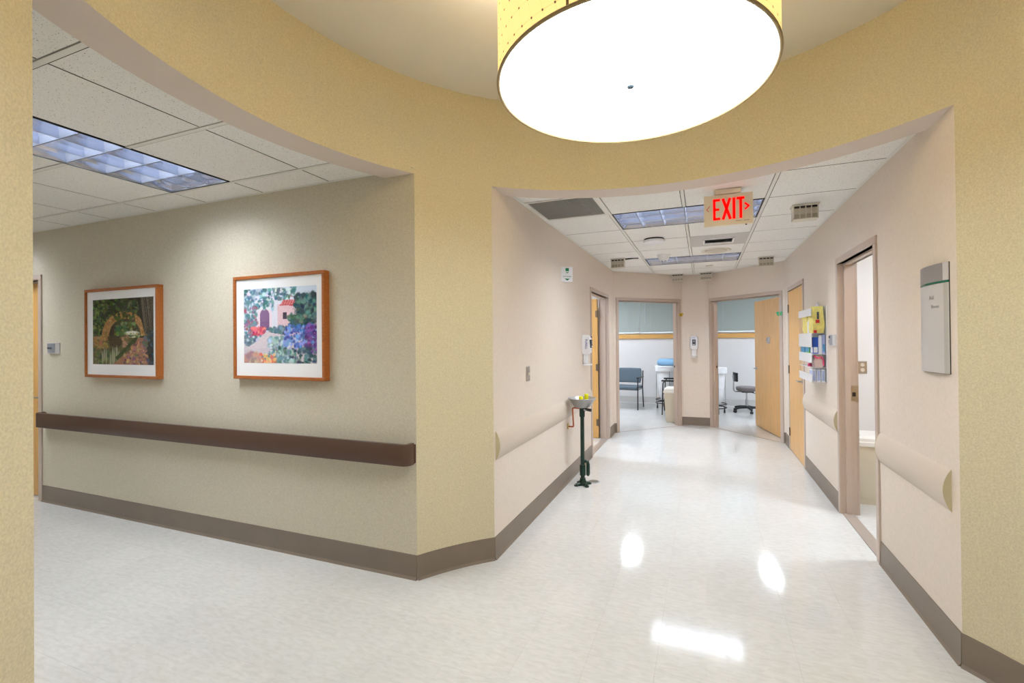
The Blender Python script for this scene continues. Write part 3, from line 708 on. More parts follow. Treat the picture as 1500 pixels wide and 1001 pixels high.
def canal():
    im = canvas(); x, y = grid(im); im[:] = np.array((46, 56, 40))/255
    dabs(im, 0, .3, .42, 1, [(60, 78, 42), (86, 108, 56), (44, 58, 36), (112, 128, 70)], 260)
    dabs(im, .2, .9, .74, 1, [(44, 58, 34), (66, 84, 44), (34, 44, 30), (92, 108, 60)], 260)
    outer = np.sqrt(((x-.53)/.37)**2+((y-.44)/.36)**2) < 1; inner = np.sqrt(((x-.54)/.26)**2+((y-.44)/.25)**2) < 1; top = y > .43
    m = outer & ~inner & top; im[m] = (np.array((164, 122, 74))/255)*(1+.12*rng.standard_normal((m.sum(), 1)))
    dabs(im, .2, .86, .44, .8, [(176, 132, 80), (140, 100, 62), (196, 154, 104)], 220, (.008, .02), lambda a, c: (1 > ((a-.53)/.36)**2+((c-.44)/.35)**2) and ((a-.54)/.27)**2+((c-.44)/.26)**2 > 1)
    m = inner & top; im[m] = np.array((64, 68, 48))/255
    polyfill(im, [(.28, .44), (.36, .44), (.38, .6), (.33, .58)], (70, 50, 40))
    dabs(im, .38, .74, .45, .64, [(92, 112, 60), (70, 88, 48), (132, 146, 88), (52, 64, 40)], 110, (.012, .03), lambda a, c: ((a-.54)/.24)**2+((c-.44)/.23)**2 < 1)
    blob(im, .66, .475, .11, .03, (222, 222, 210), .4, .1); dabs(im, .58, .8, .4, .47, [(200, 200, 150), (150, 160, 96)], 30, (.008, .018))
    polyfill(im, [(0, 0), (.5, 0), (.74, .40), (.0, .44)], (96, 92, 58), .03)
    polyfill(im, [(.26, .42), (.5, .42), (.49, .3), (.42, .25), (.3, .27)], (78, 64, 44), .03)
    dabs(im, .02, .27, .24, .42, [(166, 128, 80), (146, 110, 70)], 70); dabs(im, .5, .6, .26, .42, [(182, 138, 114), (120, 100, 70)], 30)
    dabs(im, 0, .42, 0, .24, [(96, 100, 66), (120, 122, 86), (70, 78, 52)], 120)
    for k in range(26): blob(im, rng.uniform(.14, .46), rng.uniform(.02, .2), .008, .09, (164, 162, 132), .8)
    polyfill(im, [(.34, 0), (.92, 0), (.9, .2), (.86, .4), (.76, .4), (.66, .24)], (156, 112, 88), .05)
    dabs(im, .5, .92, .0, .36, [(176, 130, 98), (146, 104, 112), (110, 76, 86), (192, 150, 106)], 130, (.01, .025), lambda a, c: a > .4+.8*c)
    polyfill(im, [(.42, .06), (.76, .40), (.7, .40), (.38, .1)], (60, 74, 40), .04)
    dabs(im, .36, .7, .64, .84, [(48, 58, 34), (70, 84, 44)], 60, (.01, .025))
    polyfill(im, [(.74, 1), (.8, .7), (.88, .4), (.92, .1), (1, 0), (1, 1)], (40, 38, 34), .03)
    for k in range(16):
        x0 = rng.uniform(.78, 1); polyfill(im, [(x0, 1), (x0+.015, 1), (x0+.1, .3), (x0+.09, .3)], (92, 84, 70), .03)
    dabs(im, .9, 1, 0, .5, [(40, 50, 56), (60, 84, 100), (36, 36, 44)], 50); dabs(im, .83, .9, .28, .4, [(98, 102, 92)], 14)
    return np.clip(im, 0, 1)
def print_mesh(name, img, w_, h_, parent, loc):
    hh, ww = img.shape[:2]; vs = [(-w_/2+w_*i/ww, 0, -h_/2+h_*j/hh) for j in range(hh+1) for i in range(ww+1)]
    fs = [(j*(ww+1)+i, j*(ww+1)+i+1, (j+1)*(ww+1)+i+1, (j+1)*(ww+1)+i) for j in range(hh) for i in range(ww)]
    me = bpy.data.meshes.new(name); me.from_pydata(vs, [], fs)
    ca = me.color_attributes.new('paint', 'FLOAT_COLOR', 'CORNER'); flip = img[::-1]
    l = np.where(flip <= .04045, flip/12.92, ((flip+.055)/1.055)**2.4)
    c = np.ones((hh, ww, 4, 4)); c[..., :3] = l[:, :, None, :]; ca.data.foreach_set('color', c.reshape(-1))
    m = bpy.data.materials.new(name+'_print'); m.use_nodes = True; N = m.node_tree.nodes; b_ = N['Principled BSDF']; b_.inputs['Roughness'].default_value = .25
    at = N.new('ShaderNodeAttribute'); at.attribute_name = 'paint'; m.node_tree.links.new(at.outputs['Color'], b_.inputs['Base Color']); me.materials.append(m)
    o = bpy.data.objects.new(name, me); COL.objects.link(o); o.parent = parent; o.location = loc; return o
def picture(x0, x1, z0, z1, px0, px1, pz0, pz1, img, label, dep=.05):
    cx_, cz = (x0+x1)/2, (z0+z1)/2; t = thing('framed_picture', label, 'picture', (cx_, YW, cz), group='framed paintings on the beige hall wall')
    hw, hh, f = (x1-x0)/2, (z1-z0)/2, .024
    b = MB().rbox(-hw, hw, -dep, 0, hh-f, hh, .003, 1).rbox(-hw, hw, -dep, 0, -hh, -hh+f, .003, 1).rbox(-hw, -hw+f, -dep, 0, -hh+f, hh-f, .003, 1).rbox(hw-f, hw, -dep, 0, -hh+f, hh-f, .003, 1)
    b.build('frame', M_WOODF, t)
    mb = MB().box(-hw+f, hw-f, -dep+.012, -dep+.02, -hh+f, hh-f).build('mat_board', M_MAT, t)
    g = .006; a0, a1, c0, c1 = px0-cx_, px1-cx_, pz0-cz, pz1-cz
    print_mesh('painting', img, px1-px0, pz1-pz0, t, ((a0+a1)/2, -dep+.0108, (c0+c1)/2))
    return t
picture(-5.115, -4.115, 1.205, 1.977, -5.006, -4.177, 1.32, 1.881, canal(), 'wood framed painting of a stone arch bridge over a dark canal')
picture(-3.245, -2.374, 1.23, 1.981, -3.143, -2.45, 1.348, 1.884, garden(), 'wood framed painting of a white arch, red roof and blue flowers')

# brown handrail in the hall
hr = thing('handrail', 'long dark brown padded handrail below the paintings', 'handrail', (-3.75, YW, .79))
X0, X1, yo = -5.855+3.75, -1.692+3.75, .085
path = []
rr = .05
for k in range(7): q = math.pi/2*k/6; path.append((X0+rr-rr*math.cos(q), -yo+rr-rr*math.sin(q)))
for k in range(7): q = math.pi/2*k/6; path.append((X1-rr+rr*math.sin(q), -yo+rr-rr*math.cos(q)))
path = [(X0, -.012)]+path+[(X1, -.012)]
b = MB(); pr = [(0, -.06), (.004, -.066), (.04, -.066), (.04, .066), (.006, .068), (0, .060)]
vs = []
for i, p in enumerate(path):
    a_, c_ = Vector(path[max(i-1, 0)]), Vector(path[min(i+1, len(path)-1)]); tg = (c_-a_).normalized(); nn = Vector((-tg.y, tg.x))
    vs += [(p[0]+nn.x*o_*.8, p[1]+nn.y*o_*.8, z) for o_, z in pr]
k = len(pr); fs = [(i*k+j, i*k+(j+1) % k, (i+1)*k+(j+1) % k, (i+1)*k+j) for i in range(len(path)-1) for j in range(k)]
b.add(vs, fs).build('rail', M_BROWN, hr, smooth=True, angle=50)
for x in (X0, X1): MB().rbox(x-.006, x+.03 if x == X0 else x+.006, -.014, 0, -.06, .06, .004, 1).build('wall_bracket', M_BROWN, hr)
for x in (X0+1.1, X0+2.2, X0+3.3): MB().rbox(x-.03, x+.03, -.055, 0, -.05, .05, .005, 1).build('wall_bracket', M_BROWN, hr)

# crash rails: convex vinyl guards
def crash_rail(M, s0, s1, label):
    c = (s0+s1)/2; t = thing('crash_rail', label, 'wall guard', group='convex vinyl crash rails'); t.matrix_world = M @ Matrix.Translation((c, 0, .769))
    n = 14; hl = (s1-s0)/2; pr = [(-.032*math.cos(math.pi*(k/n-.5))**.8 if 0 < k < n else 0, -.099+.198*k/n) for k in range(n+1)]
    vs = [(s, y, z) for s in (-hl+.004, hl-.004) for y, z in pr]; m = len(pr)
    MB().add(vs, [(i, i+1, m+i+1, m+i) for i in range(m-1)]).build('cover', M_RAIL, t, smooth=True, angle=60)
    for sg in (-1, 1):
        vs = [(s, y*1.04, z*1.01) for s in (sg*(hl-.005), sg*hl) for y, z in pr]
        MB().add(vs, [tuple(range(m)), tuple(range(m, 2*m))[::-1]]+[(i, (i+1) % m, m+(i+1) % m, m+i) for i in range(m)]).build('end_cap', M_RAILSHADE, t)
crash_rail(M1, .03, OPL[0]-ya-.02, 'long beige convex crash rail running behind the eyewash station')
crash_rail(M2, .075, OPR2[0]-yb-.012, 'short beige convex crash rail below the tall curved sign')
crash_rail(M2, OPR2[1]-yb+.02, OPR1[0]-yb-.02, 'beige convex crash rail below the supply holder')

# ================================================================ SIGNS AND PLAQUES
def rz_of(M): return math.atan2(M[1][0], M[0][0])
def wall_thing(name, label, cat, M, s, z, group=None):
    """frame on a wall: local +x along the wall, local y into the wall, z up, origin on the wall face"""
    o = thing(name, label, cat, group=group); o.matrix_world = M @ Matrix.Translation((s, 0, z)); return o
# on flipped walls (M2) the matrix is mirrored, so use a proper rotation instead
def wall_thing_r(name, label, cat, y, z, group=None):
    """right corridor wall: local x -> +y world reversed so that text reads from the corridor"""
    return thing(name, label, cat, (XR, y, z), -math.pi/2, group)   # local x -> -Y, local y -> +X (into wall)
# tall curved room sign on the right wall
sg = wall_thing_r('curved_wall_sign', 'tall curved silver sign with grey header above the short crash rail', 'sign', 2.875, 1.58)
def bowed(w_, z0, z1, dep, x0=None, x1=None, t=.004, off=0):
    x0 = -w_/2 if x0 is None else x0; x1 = w_/2 if x1 is None else x1; n = 10; b = MB(); pts = []
    f = lambda x: -(dep*(1-(2*x/w_)**2))-.004-off
    o_ = [(x0+(x1-x0)*k/n) for k in range(n+1)]
    poly = [(x, f(x)-t) for x in o_]+[(x, f(x)) for x in o_[::-1]]
    return b.prism(poly, z0, z1)
W_ = .292
DP = .02
MB().prism([(-W_/2, 0)]+[(-W_/2+W_*k/10, -.004-DP*(1-(2*k/10-1)**2)) for k in range(11)]+[(W_/2, 0)], -.264, .264).build('back_body', M_BLACK, sg)
bowed(W_, -.262, .168, DP, t=.004).build('lower_panel', M_SIGNL, sg, smooth=True)
bowed(W_, .180, .264, DP, -W_/2, .115, t=.004).build('header_panel', M_SIGNG, sg, smooth=True)
bowed(W_, .180, .264, DP, .1155, W_/2, t=.004).build('header_end', M_SIGNL, sg, smooth=True)
bowed(W_, .169, .1785, DP+.002, t=.005).build('glass_divider', M_GLASSG, sg, smooth=True)
bowed(W_, -.262, .168, DP, .12, W_/2-.002, t=.0045).build('side_strip', mat('sign_strip', (186, 186, 182), .4, .2), sg, smooth=True)
for wd, x, z in (('Hall', .03, .103), ('Room', .06, .059)):
    text('lettering', wd, .026, M_FAINT, sg, (x, -(DP*(1-(2*x/W_)**2))-.0086, z), (math.pi/2, 0, math.atan(DP*8*x/W_**2)), ext=.0004)
# modular door plaques
def plaque(t, w_=.15, h_=.1, lines=(), txt=None):
    hw, hh = w_/2, h_/2
    MB().prism([(-hw, 0)]+[(-hw+w_*k/8, -.006-.014*(1-(2*k/8-1)**2)) for k in range(9)]+[(hw, 0)], -hh, hh).build('plaque_body', M_SIGNL, t, smooth=True, angle=30)
    n = 8; x0, x1 = -hw+.004, hw*.5
    f = lambda x: -.0065-.014*(1-(x/hw)**2)
    pts = [(x0+(x1-x0)*k/n, f(x0+(x1-x0)*k/n)-.0012) for k in range(n+1)]
    MB().prism(pts+[(x, y+.0015) for x, y in pts[::-1]], -hh+.008, hh-.004).build('insert', M_GREYV, t, smooth=True, angle=30)
    for (a, c, z, hgt) in lines: MB().box(a, c, f((a+c)/2)-.0032, f((a+c)/2)+.003, z, z+hgt).build('print_line', M_INK, t)
    if txt: text('lettering', txt, .024, M_INK, t, (-hw*.3, -.0235, 0), (math.pi/2, 0, 0))
t = thing('door_plaque', 'grey door plaque with dark lettering beside the handrail door', 'sign', (-5.70, YW, 1.46), group='grey modular door plaques'); plaque(t, .2, .1, txt='TRIAGE')
t = wall_thing_r('door_plaque', 'grey door plaque between supply holder and utility doorway', 'sign', 4.83, 1.468, 'grey modular door plaques'); plaque(t, .2, .1, [(-.07, -.045, .018, .02), (-.035, -.01, .018, .02), (-.09, -.05, -.01, .006), (-.09, -.055, -.025, .006)])
t = thing('door_plaque', 'grey door plaque mounted on the half open maple door', 'sign', group='grey modular door plaques')
bpy.context.view_layer.update()
t.matrix_world = lf4.matrix_world @ Matrix.Translation((-.62, -.022, 1.455)); plaque(t, .12, .1, [(-.03, -.005, .016, .014), (-.05, -.02, -.008, .012)])
# eyewash sign: two panels meeting at a ridge
t = thing('eyewash_sign', 'white projecting safety sign with green symbols above the eyewash', 'sign', (XL, 4.60, 2.165))
pa, pc, pe = (0, -.075), (.098, 0), (0, .075)
MB().prism([pa, pc, (.094, 0), (0, -.070)], -.075, .075).build('panel', M_WHITE, t); MB().prism([pe, pc, (.094, 0), (0, .070)], -.075, .075).build('panel', M_WHITE, t)
MB().prism([(0, -.068), (.092, 0), (0, .068)], -.074, -.070).build('base_plate', M_WHITE, t)
for sgn in (-1, 1):
    a_, c_ = Vector((pa[0], sgn*pa[1]*-1 if sgn > 0 else pa[1])), Vector(pc)
    u = (c_-a_).normalized(); q = math.atan2(u.y, u.x)
    if sgn > 0: q += math.pi
    f = bpy.data.objects.new('face_print', None)
    Mf = Matrix.Translation(((a_.x+c_.x)/2, (a_.y+c_.y)/2, 0)) @ Matrix.Rotation(q, 4, 'Z')
    y0, y1 = -.0016, .001
    MB(Mf).rbox(-.016, .020, y0, y1, .03, .062, .003, 1).build('shower_symbol', M_SGREEN, t)
    for nm, pts in (('eye_symbol', [(-.014, .024), (-.009, .014), (.002, .008), (.013, .014), (.018, .024), (.011, .019), (.002, .017), (-.007, .019)]), ('arrow_symbol', [(-.028, -.046), (.032, -.046), (.002, -.066)])):
        k = len(pts); MB(Mf).add([(x, y0, z) for x, z in pts]+[(x, y1, z) for x, z in pts], [tuple(range(k))]+[(i, (i+1) % k, k+(i+1) % k, k+i) for i in range(k)]).build(nm, M_SGREEN, t)
    tx = text('lettering', 'EYE WASH', .0185, M_SGREEN, t, (0, 0, 0), (0, 0, 0)); tx.matrix_local = Mf @ Matrix.Translation((.002, y0, -.026)) @ Matrix.Rotation(math.pi/2, 4, 'X')
# EXIT sign
ex = thing('exit_sign', 'beige ceiling hung sign reading EXIT in red with chevrons', 'exit sign', (.1775, 3.70, H))
MB().rbox(-.088, .088, -.035, .045, -.032, 0, .005).build('canopy', M_OFFW if False else M_EXITP, ex)
MB().rbox(-.163, .166, -.015, .02, -.262, -.036, .003).build('panel', M_EXITP, ex)
def strokes(name, segs, wd, parent=ex, m=M_RED):
    b = MB()
    for (xa_, za, xb_, zb) in segs:
        u = Vector((xb_-xa_, zb-za)); u.normalize(); nn = Vector((-u.y, u.x))*wd/2
        p = [(xa_+nn.x, za+nn.y), (xb_+nn.x, zb+nn.y), (xb_-nn.x, zb-nn.y), (xa_-nn.x, za-nn.y)]
        b.add([(x, -.0175, z) for x, z in p]+[(x, -.014, z) for x, z in p], [(0, 1, 2, 3), (4, 7, 6, 5)]+[(i, (i+1) % 4, 4+(i+1) % 4, 4+i) for i in range(4)])
    return b.build(name, m, parent)
zt, zb = -.066, -.220
strokes('letter_e', [(-.092, zt, -.092, zb), (-.10, zt-.008, -.052, zt-.008), (-.10, (zt+zb)/2, -.058, (zt+zb)/2), (-.10, zb+.008, -.052, zb+.008)], .017)
strokes('letter_x', [(-.034, zt, .016, zb), (.014, zt, -.034, zb)], .019)
strokes('letter_i', [(.040, zt, .040, zb)], .019)
strokes('letter_t', [(.085, zt, .085, zb), (.058, zt+.0-.008, .110, zt-.008)], .018)
strokes('chevron', [(.110, -.112, .140, -.138), (.140, -.134, .112, -.158)], .012)
strokes('chevron', [(-.122, -.112, -.145, -.138), (-.145, -.138, -.130, -.152)], .004, m=mat('exit_red_pale', (226, 90, 80), .5))
MB().box(.05, .092, -.0158, -.014, -.238, -.2355).box(.104, .14, -.0158, -.014, -.238, -.2355).build('fine_print', M_INK, ex)
MB().lathe([(.006, -.268), (.006, -.262)], 12, (.12, 0)).build('test_button', M_BLACK, ex)

# ================================================================ CEILING FIXTURES
gr = thing('return_air_grille', 'grey perforated return air grille beside the drum header', 'vent', (-1.045, 3.735, H))
hx, hy = .275, .288
MB().box(-hx-.017, hx+.017, -hy-.016, -hy+.008, -.002, .012).box(-hx-.017, hx+.017, hy-.03, hy+.016, -.002, .012).box(-hx-.017, -hx+.02, -hy+.008, hy-.03, -.002, .012).box(hx-.012, hx+.017, -hy+.008, hy-.03, -.002, .012).build('frame', M_TEE, gr)
MB().box(-hx+.02, hx-.012, -hy+.008, hy-.03, .016, .03).build('backing', mat('grille_backing', (92, 92, 88), .8), gr)
b = MB(); n = 32
for k in range(n):
    x = -hx+.02+(2*hx-.032)*(k+.5)/n; b.box(x-.004, x+.004, -hy+.008, hy-.03, .003, .012)
    y = -hy+.008+(2*hy-.038)*(k+.5)/n; b.box(-hx+.02, hx-.012, y-.004, y+.004, .004, .012)
tag(b.build('perforated_core', M_GRILLE, gr), kind='stuff')
# supply diffuser in a grey tile
sv = thing('supply_vent', 'white supply vent with dark slots in a grey ceiling panel', 'vent', (.168, 5.565, H))
MB().box(-.293, .293, -.303, .303, .001, .015).build('panel', mat('vent_panel', (198, 194, 190), .6), sv)
MB().box(-.16, .16, -.13, -.11, -.012, .001).box(-.16, .16, .11, .13, -.012, .001).box(-.16, -.14, -.11, .11, -.012, .001).box(.14, .16, -.11, .11, -.012, .001).build('vent_frame', M_WHITE, sv)
MB().box(-.14, .14, -.11, .11, -.001, .001).build('vent_shade', M_GAP, sv)  # flat black sheet paints the shade behind the slats
for k in range(6):
    y = -.095+k*.038; MB().add([(-.14, y-.012, -.010), (.14, y-.012, -.010), (.14, y+.014, -.002), (-.14, y+.014, -.002)], [(0, 1, 2, 3)]).build('slat', M_WHITE, sv)
# round detector
sd = thing('smoke_detector', 'round white ceiling detector below a dark ring painted as shadow', 'detector', (-.49, 5.22, H))
MB().lathe([(.105, -.004), (.105, .002)], 32).build('shadow_ring', M_GAP, sd)  # flat black disc painted as the shadow above the cover
MB().lathe([(.02, -.052), (.085, -.05), (.112, -.036), (.116, -.018), (.108, -.012), (.06, -.012)], 32).build('cover', M_WHITE, sd, smooth=True)
MB().lathe([(.05, -.014), (.05, 0)], 24).build('collar', M_GAP, sd)
# flat round speaker
sp = thing('ceiling_speaker', 'flat round cream speaker in the ceiling by the supply vent', 'speaker', (.155, 6.2, H))
MB().lathe([(.13, -.004), (.165, -.012), (.175, -.006), (.176, .002)], 40).build('trim_ring', M_OFFW, sp, smooth=True)
MB().lathe([(.125, -.012), (.13, -.003)], 40).build('grille', mat('speaker_grille', (206, 198, 182), .7), sp)
# occupancy sensor cone
oc = thing('occupancy_sensor', 'small white cone shaped sensor near the end louvred light', 'sensor', (-.47, 6.27, H))
MB().lathe([(.05, -.075), (.052, -.07), (.085, -.008), (.088, .002)], 28).build('housing', M_WHITE, oc, smooth=True)
for k in range(6):
    q = math.pi*2*k/6; MB().box(-.006, .006, -.004, .004, -.08, -.07).build('lens_segment', M_INK, oc, loc=(.03*math.cos(q), .03*math.sin(q), 0))
pt = MB().rbox(-.05, .05, -.03, .03, -.008, 0, .003, 1).build('cover_plate', M_OFFW, loc=(.095, 7.45, H)); tag(pt, 'tiny cream cover plate on the ceiling near the end wall', 'cover plate')
# hanging louvred boxes
mat_slot_shade = mat('box_slot_shade', (52, 47, 42), .8); mat_inner = mat('box_inner', (190, 180, 162), .7)
def vent_box(x, y, label, rz=0):
    t = thing('louvred_ceiling_box', label, 'ceiling box', (x, y, H), rz, 'small louvred ceiling boxes')
    MB().rbox(-.1, .1, -.035, .09, -.012, 0, .004, 1).build('mounting_plate', M_OFFW, t)
    b = MB().box(-.09, -.082, -.02, .075, -.118, -.012).box(.082, .09, -.02, .075, -.118, -.012).box(-.09, .09, -.02, .075, -.122, -.114).box(-.082, .082, .067, .075, -.114, -.012)
    b.build('shell', M_OFFW, t)
    MB().box(-.082, .082, -.014, .066, -.026, -.013).build('shadow_slot', mat_slot_shade, t)  # dark block paints in the shade under the mounting plate
    MB().box(-.082, .082, .0, .066, -.07, -.027).build('upper_plate', M_OFFW, t)
    for k in range(3): MB().box(-.041+k*.041-.003, -.041+k*.041+.003, -.019, .066, -.114, -.012).build('divider', M_OFFW, t)
    MB().box(-.082, .082, -.012, .02, -.076, -.071).build('louver', M_OFFW, t)
    MB().box(-.082, .082, -.004, .06, -.112, -.077).build('inner_plate', mat_inner, t)
    return t
vent_box(.79, 4.36, 'louvred ceiling box above the utility doorway')
vent_box(.80, 6.98, 'louvred ceiling box above the closed pale maple door')
bx3 = vent_box(-1.07, 6.30, 'louvred ceiling box with added dark gap strip by the open orange door')
MB().tube([(.1, 0, -.012), (.19, .02, -.006)], .009, 8).tube([(.19, .02, -.006), (.27, .04, -.003)], .007, 8).build('ceiling_gap_dark', M_BLACK, bx3)  # dark tubes added for the gap of a sagging tile beside the box
vent_box(-.395, 8.2, 'louvred ceiling box at the corner by the sanitizer, toward the blue chair doorway')
vent_box(.05, 8.2, 'louvred ceiling box at the corner by the sanitizer, toward the half open door')

# ================================================================ WALL ITEMS
# light switch
t = thing('light_switch', 'brushed metal light switch plate above the long crash rail', 'switch', (XL, 3.535, 1.22), math.pi/2)
MB().rbox(-.04, .04, -.005, 0, -.06, .06, .002, 1).build('plate', M_STEEL, t); MB().rbox(-.006, .006, -.016, -.004, -.012, .012, .002, 1).build('toggle', M_OFFW, t)
for z in (-.045, .045): MB().tube([(0, -.0065, z), (0, -.004, z)], .004, 8).build('screw', M_CHROME, t)
# sanitizer dispensers
def sanitizer(loc, rz, label):
    t = thing('sanitizer_dispenser', label, 'dispenser', loc, rz, 'white wall sanitizer dispensers')
    b = MB(); n = 8
    prof = [(-.045, .148), (-.052, .14), (-.066, .09), (-.066, -.02), (-.058, -.068)]
    body = [(-.05, .15), (-.066, .11), (-.066, -.05), (-.05, -.08), (.05, -.08), (.066, -.05), (.066, .11), (.05, .15)]
    dep = [.07, .095, .1, .085, .085, .1, .095, .07]
    v0 = [(x, 0, z) for x, z in body]; v1 = [(x*.86, -dp, z*.97) for (x, z), dp in zip(body, dep)]; k = 8
    bm = bmesh.new(); vv = [bm.verts.new(p) for p in v0+v1]
    bm.faces.new(vv[:8]); bm.faces.new(vv[8:][::-1])
    for i in range(8): bm.faces.new((vv[i], vv[(i+1) % 8], vv[8+(i+1) % 8], vv[8+i]))
    bmesh.ops.recalc_face_normals(bm, faces=bm.faces); bmesh.ops.bevel(bm, geom=[e for e in bm.edges if all(v.co.y < -.01 for v in e.verts)], offset=.012, segments=2, affect='EDGES')
    MB().bm(bm).build('housing', M_WHITE, t, smooth=True)
    fr = MB().rbox(-.027, .027, -.106, -.08, -.005, .092, .004, 1).build('window', mat('dispenser_window', (78, 84, 96), .2), t)
    MB().rbox(-.016, .016, -.1085, -.104, .045, .08, .004, 1).build('refill', mat('refill_grey', (150, 156, 166), .3), fr); MB().box(-.02, .02, -.108, -.104, .006, .016).build('refill_band', M_WHITE, fr)
    text('lettering', 'PURELL', .021, M_PURPLE, t, (0, -.101, .122), (math.pi/2, 0, 0))
    tx = text('side_lettering', 'PURELL', .036, M_PURPLE, t, (-.0645, -.05, .04), (math.pi/2, math.pi/2, -math.pi/2))
    MB().rbox(-.04, .04, -.05, -.004, -.19, -.075, .008).build('back_bracket', M_WHITE, t)
    MB().prism([(-.042, 0), (-.046, -.06), (-.03, -.1), (.03, -.1), (.046, -.06), (.042, 0)], -.212, -.196).build('drip_tray', M_WHITE, t)
    return t
sanitizer((-.15, YB, 1.385), 0, 'white sanitizer dispenser on the narrow wall between the doorways')
sanitizer((XL, 5.42, 1.40), math.pi/2, 'white sanitizer dispenser beside the open orange door')
# outlet in the utility room
t = thing('wall_outlet', 'cream duplex outlet on the white wall above the waste bin', 'outlet', (1.41, 5.28, 1.205))
MB().rbox(-.037, .037, -.006, 0, -.058, .058, .002, 1).build('plate', M_STEEL, t)
for z in (-.024, .024):
    r_ = MB().lathe([(.016, 0), (.016, .004)], 18).build('receptacle', M_OFFW, t, loc=(0, -.006, z), rot=(math.pi/2, 0, 0))
    MB().box(-.006, -.004, -.004, .004, .004, .0045).box(.004, .006, -.004, .004, .004, .0045).build('slot', M_BLACK, r_)
# little ornaments clipped on the door frames
def butterfly(M, s, z, cols, label):
    t = thing('door_ornament', label, 'ornament'); t.matrix_world = M @ Matrix.Translation((s, -.012, z))
    bm_ = MB(); bm_.tube([(0, -.012, -.022), (0, -.014, 0), (0, -.012, .024)], [.004, .006, .003], 8).build('body', M_BLACK if cols[2] is None else cols[2], t)
    for sg_ in (-1, 1):
        for (cx_, cz, rx, rz_, m) in ((.026, .014, .024, .018, cols[0]), (.02, -.014, .018, .014, cols[1])):
            n = 14; v = [(sg_*(cx_+rx*math.cos(2*math.pi*k/n)), -.010-.012*(cx_+rx*math.cos(2*math.pi*k/n))/.05, cz+rz_*math.sin(2*math.pi*k/n)) for k in range(n)]
            MB().add(v+[(x, y+.003, z_) for x, y, z_ in v], [tuple(range(n)), tuple(range(n, 2*n))[::-1]]+[(i, (i+1) % n, n+(i+1) % n, n+i) for i in range(n)]).build('wing', m, t)
    MB().tube([(0, -.002, 0), (0, -.014, 0)], .004, 8).build('clip', M_BLACK, t)
MY1 = mat('ornament_yellow', (206, 176, 40), .5); MG1 = mat('ornament_green', (70, 176, 128), .5); MY2 = mat('ornament_gold', (236, 190, 70), .5)
butterfly(M3, D3[1]-.02, 1.90, (MY1, MY1, None), 'small yellow ornament clipped to the frame of the blue chair doorway')
butterfly(M4, D4[1]-.03, 1.835, (MG1, MG1, MY2), 'small green and gold ornament clipped beside the half open door')

# ================================================================ EYEWASH STATION
ew = thing('eyewash_station', 'dark green pedestal eyewash with steel bowl and copper pipe', 'eyewash station', (-1.172, 4.655, 0))
b = MB().lathe([(.045, .012), (.042, .03), (.03, .055), (.028, .075)], 20)
for q in (45, 135, 225, 315):
    c_, s_ = math.cos(math.radians(q)), math.sin(math.radians(q)); b.tube([(c_*.02, s_*.02, .016), (c_*.075, s_*.075, .008)], [.022, .018], 10); b.lathe([(.022, 0), (.022, .014)], 14, (c_*.078, s_*.078))
b.build('base', M_GREEN, ew, smooth=True)
MB().tube([(0, 0, .07), (0, 0, .79)], .021, 18).build('pole', M_GREEN, ew, smooth=True)
MB().lathe([(.03, .10), (.031, .11), (.031, .2), (.028, .21)], 18).build('lower_coupling', M_GREEN, ew, smooth=True)
MB().lathe([(.026, .70), (.028, .71), (.028, .785)], 18).build('upper_coupling', M_GREEN, ew, smooth=True)
MB().tube([(.02, 0, .235), (.035, 0, .25), (.05, 0, .245), (.056, 0, .22), (.056, 0, .12), (.054, 0, .1)], [.014, .016, .016, .018, .02, .014], 12).build('drain_elbow', M_GREEN, ew, smooth=True)
bo = MB().lathe([(.03, .795), (.078, .80), (.084, .806), (.142, .888), (.146, .892), (.142, .895), (.137, .889), (.079, .812), (.03, .806)], 40, cap=False).build('bowl', M_BOWL, ew, smooth=True)
MB().lathe([(.012, .80), (.02, .81)], 16).build('drain_strainer', M_CHROME, bo)
for (x, y, z) in ((.0, -.045, .862), (.035, .045, .876)):
    p = MB().lathe([(.012, .8), (.012, z-.01)], 14, (x, y)).build('nozzle', M_CHROME, ew)
    MB().lathe([(.018, z-.012), (.021, z-.008), (.022, z+.045), (.018, z+.053), (.01, z+.055)], 20, (x, y)).build('yellow_cap', M_YELLOW, p, smooth=True)
MB().tube([(0, 0, .786), (.06, -.02, .786), (.075, -.03, .784)], .009, 10).build('valve_body', M_BLACK, ew); MB().tube([(.06, -.035, .78), (.105, -.045, .778)], [.014, .016], 12).build('push_handle', M_BLACK, ew, smooth=True)
MB().tube([(.03, -.03, .778), (.05, -.04, .77)], .011, 10).build('valve_nut', M_CHROME, ew)
cp = [(-.02, 0, .786), (-.085, .004, .787), (-.098, .006, .783), (-.103, .008, .772), (-.104, .04, .60), (-.106, .045, .588), (-.118, .05, .582), (-.169, .055, .582)]
MB().tube(cp, .0085, 12).build('copper_pipe', M_COPPER, ew, smooth=True)
MB().tube([(-.1685, .055, .582), (-.161, .055, .582)], .03, 20).build('wall_flange', M_BRASS, ew)
fd = thing('floor_drain', 'round grey metal floor drain beside the eyewash pedestal', 'drain', (-1.09, 4.80, 0))
MB().lathe([(.062, 0), (.062, .003), (.055, .005)], 32).build('ring', M_GREYV, fd); MB().lathe([(.05, .0045), (.05, .0055)], 32).build('cover', mat('drain_cover', (128, 124, 112), .5, .5), fd)

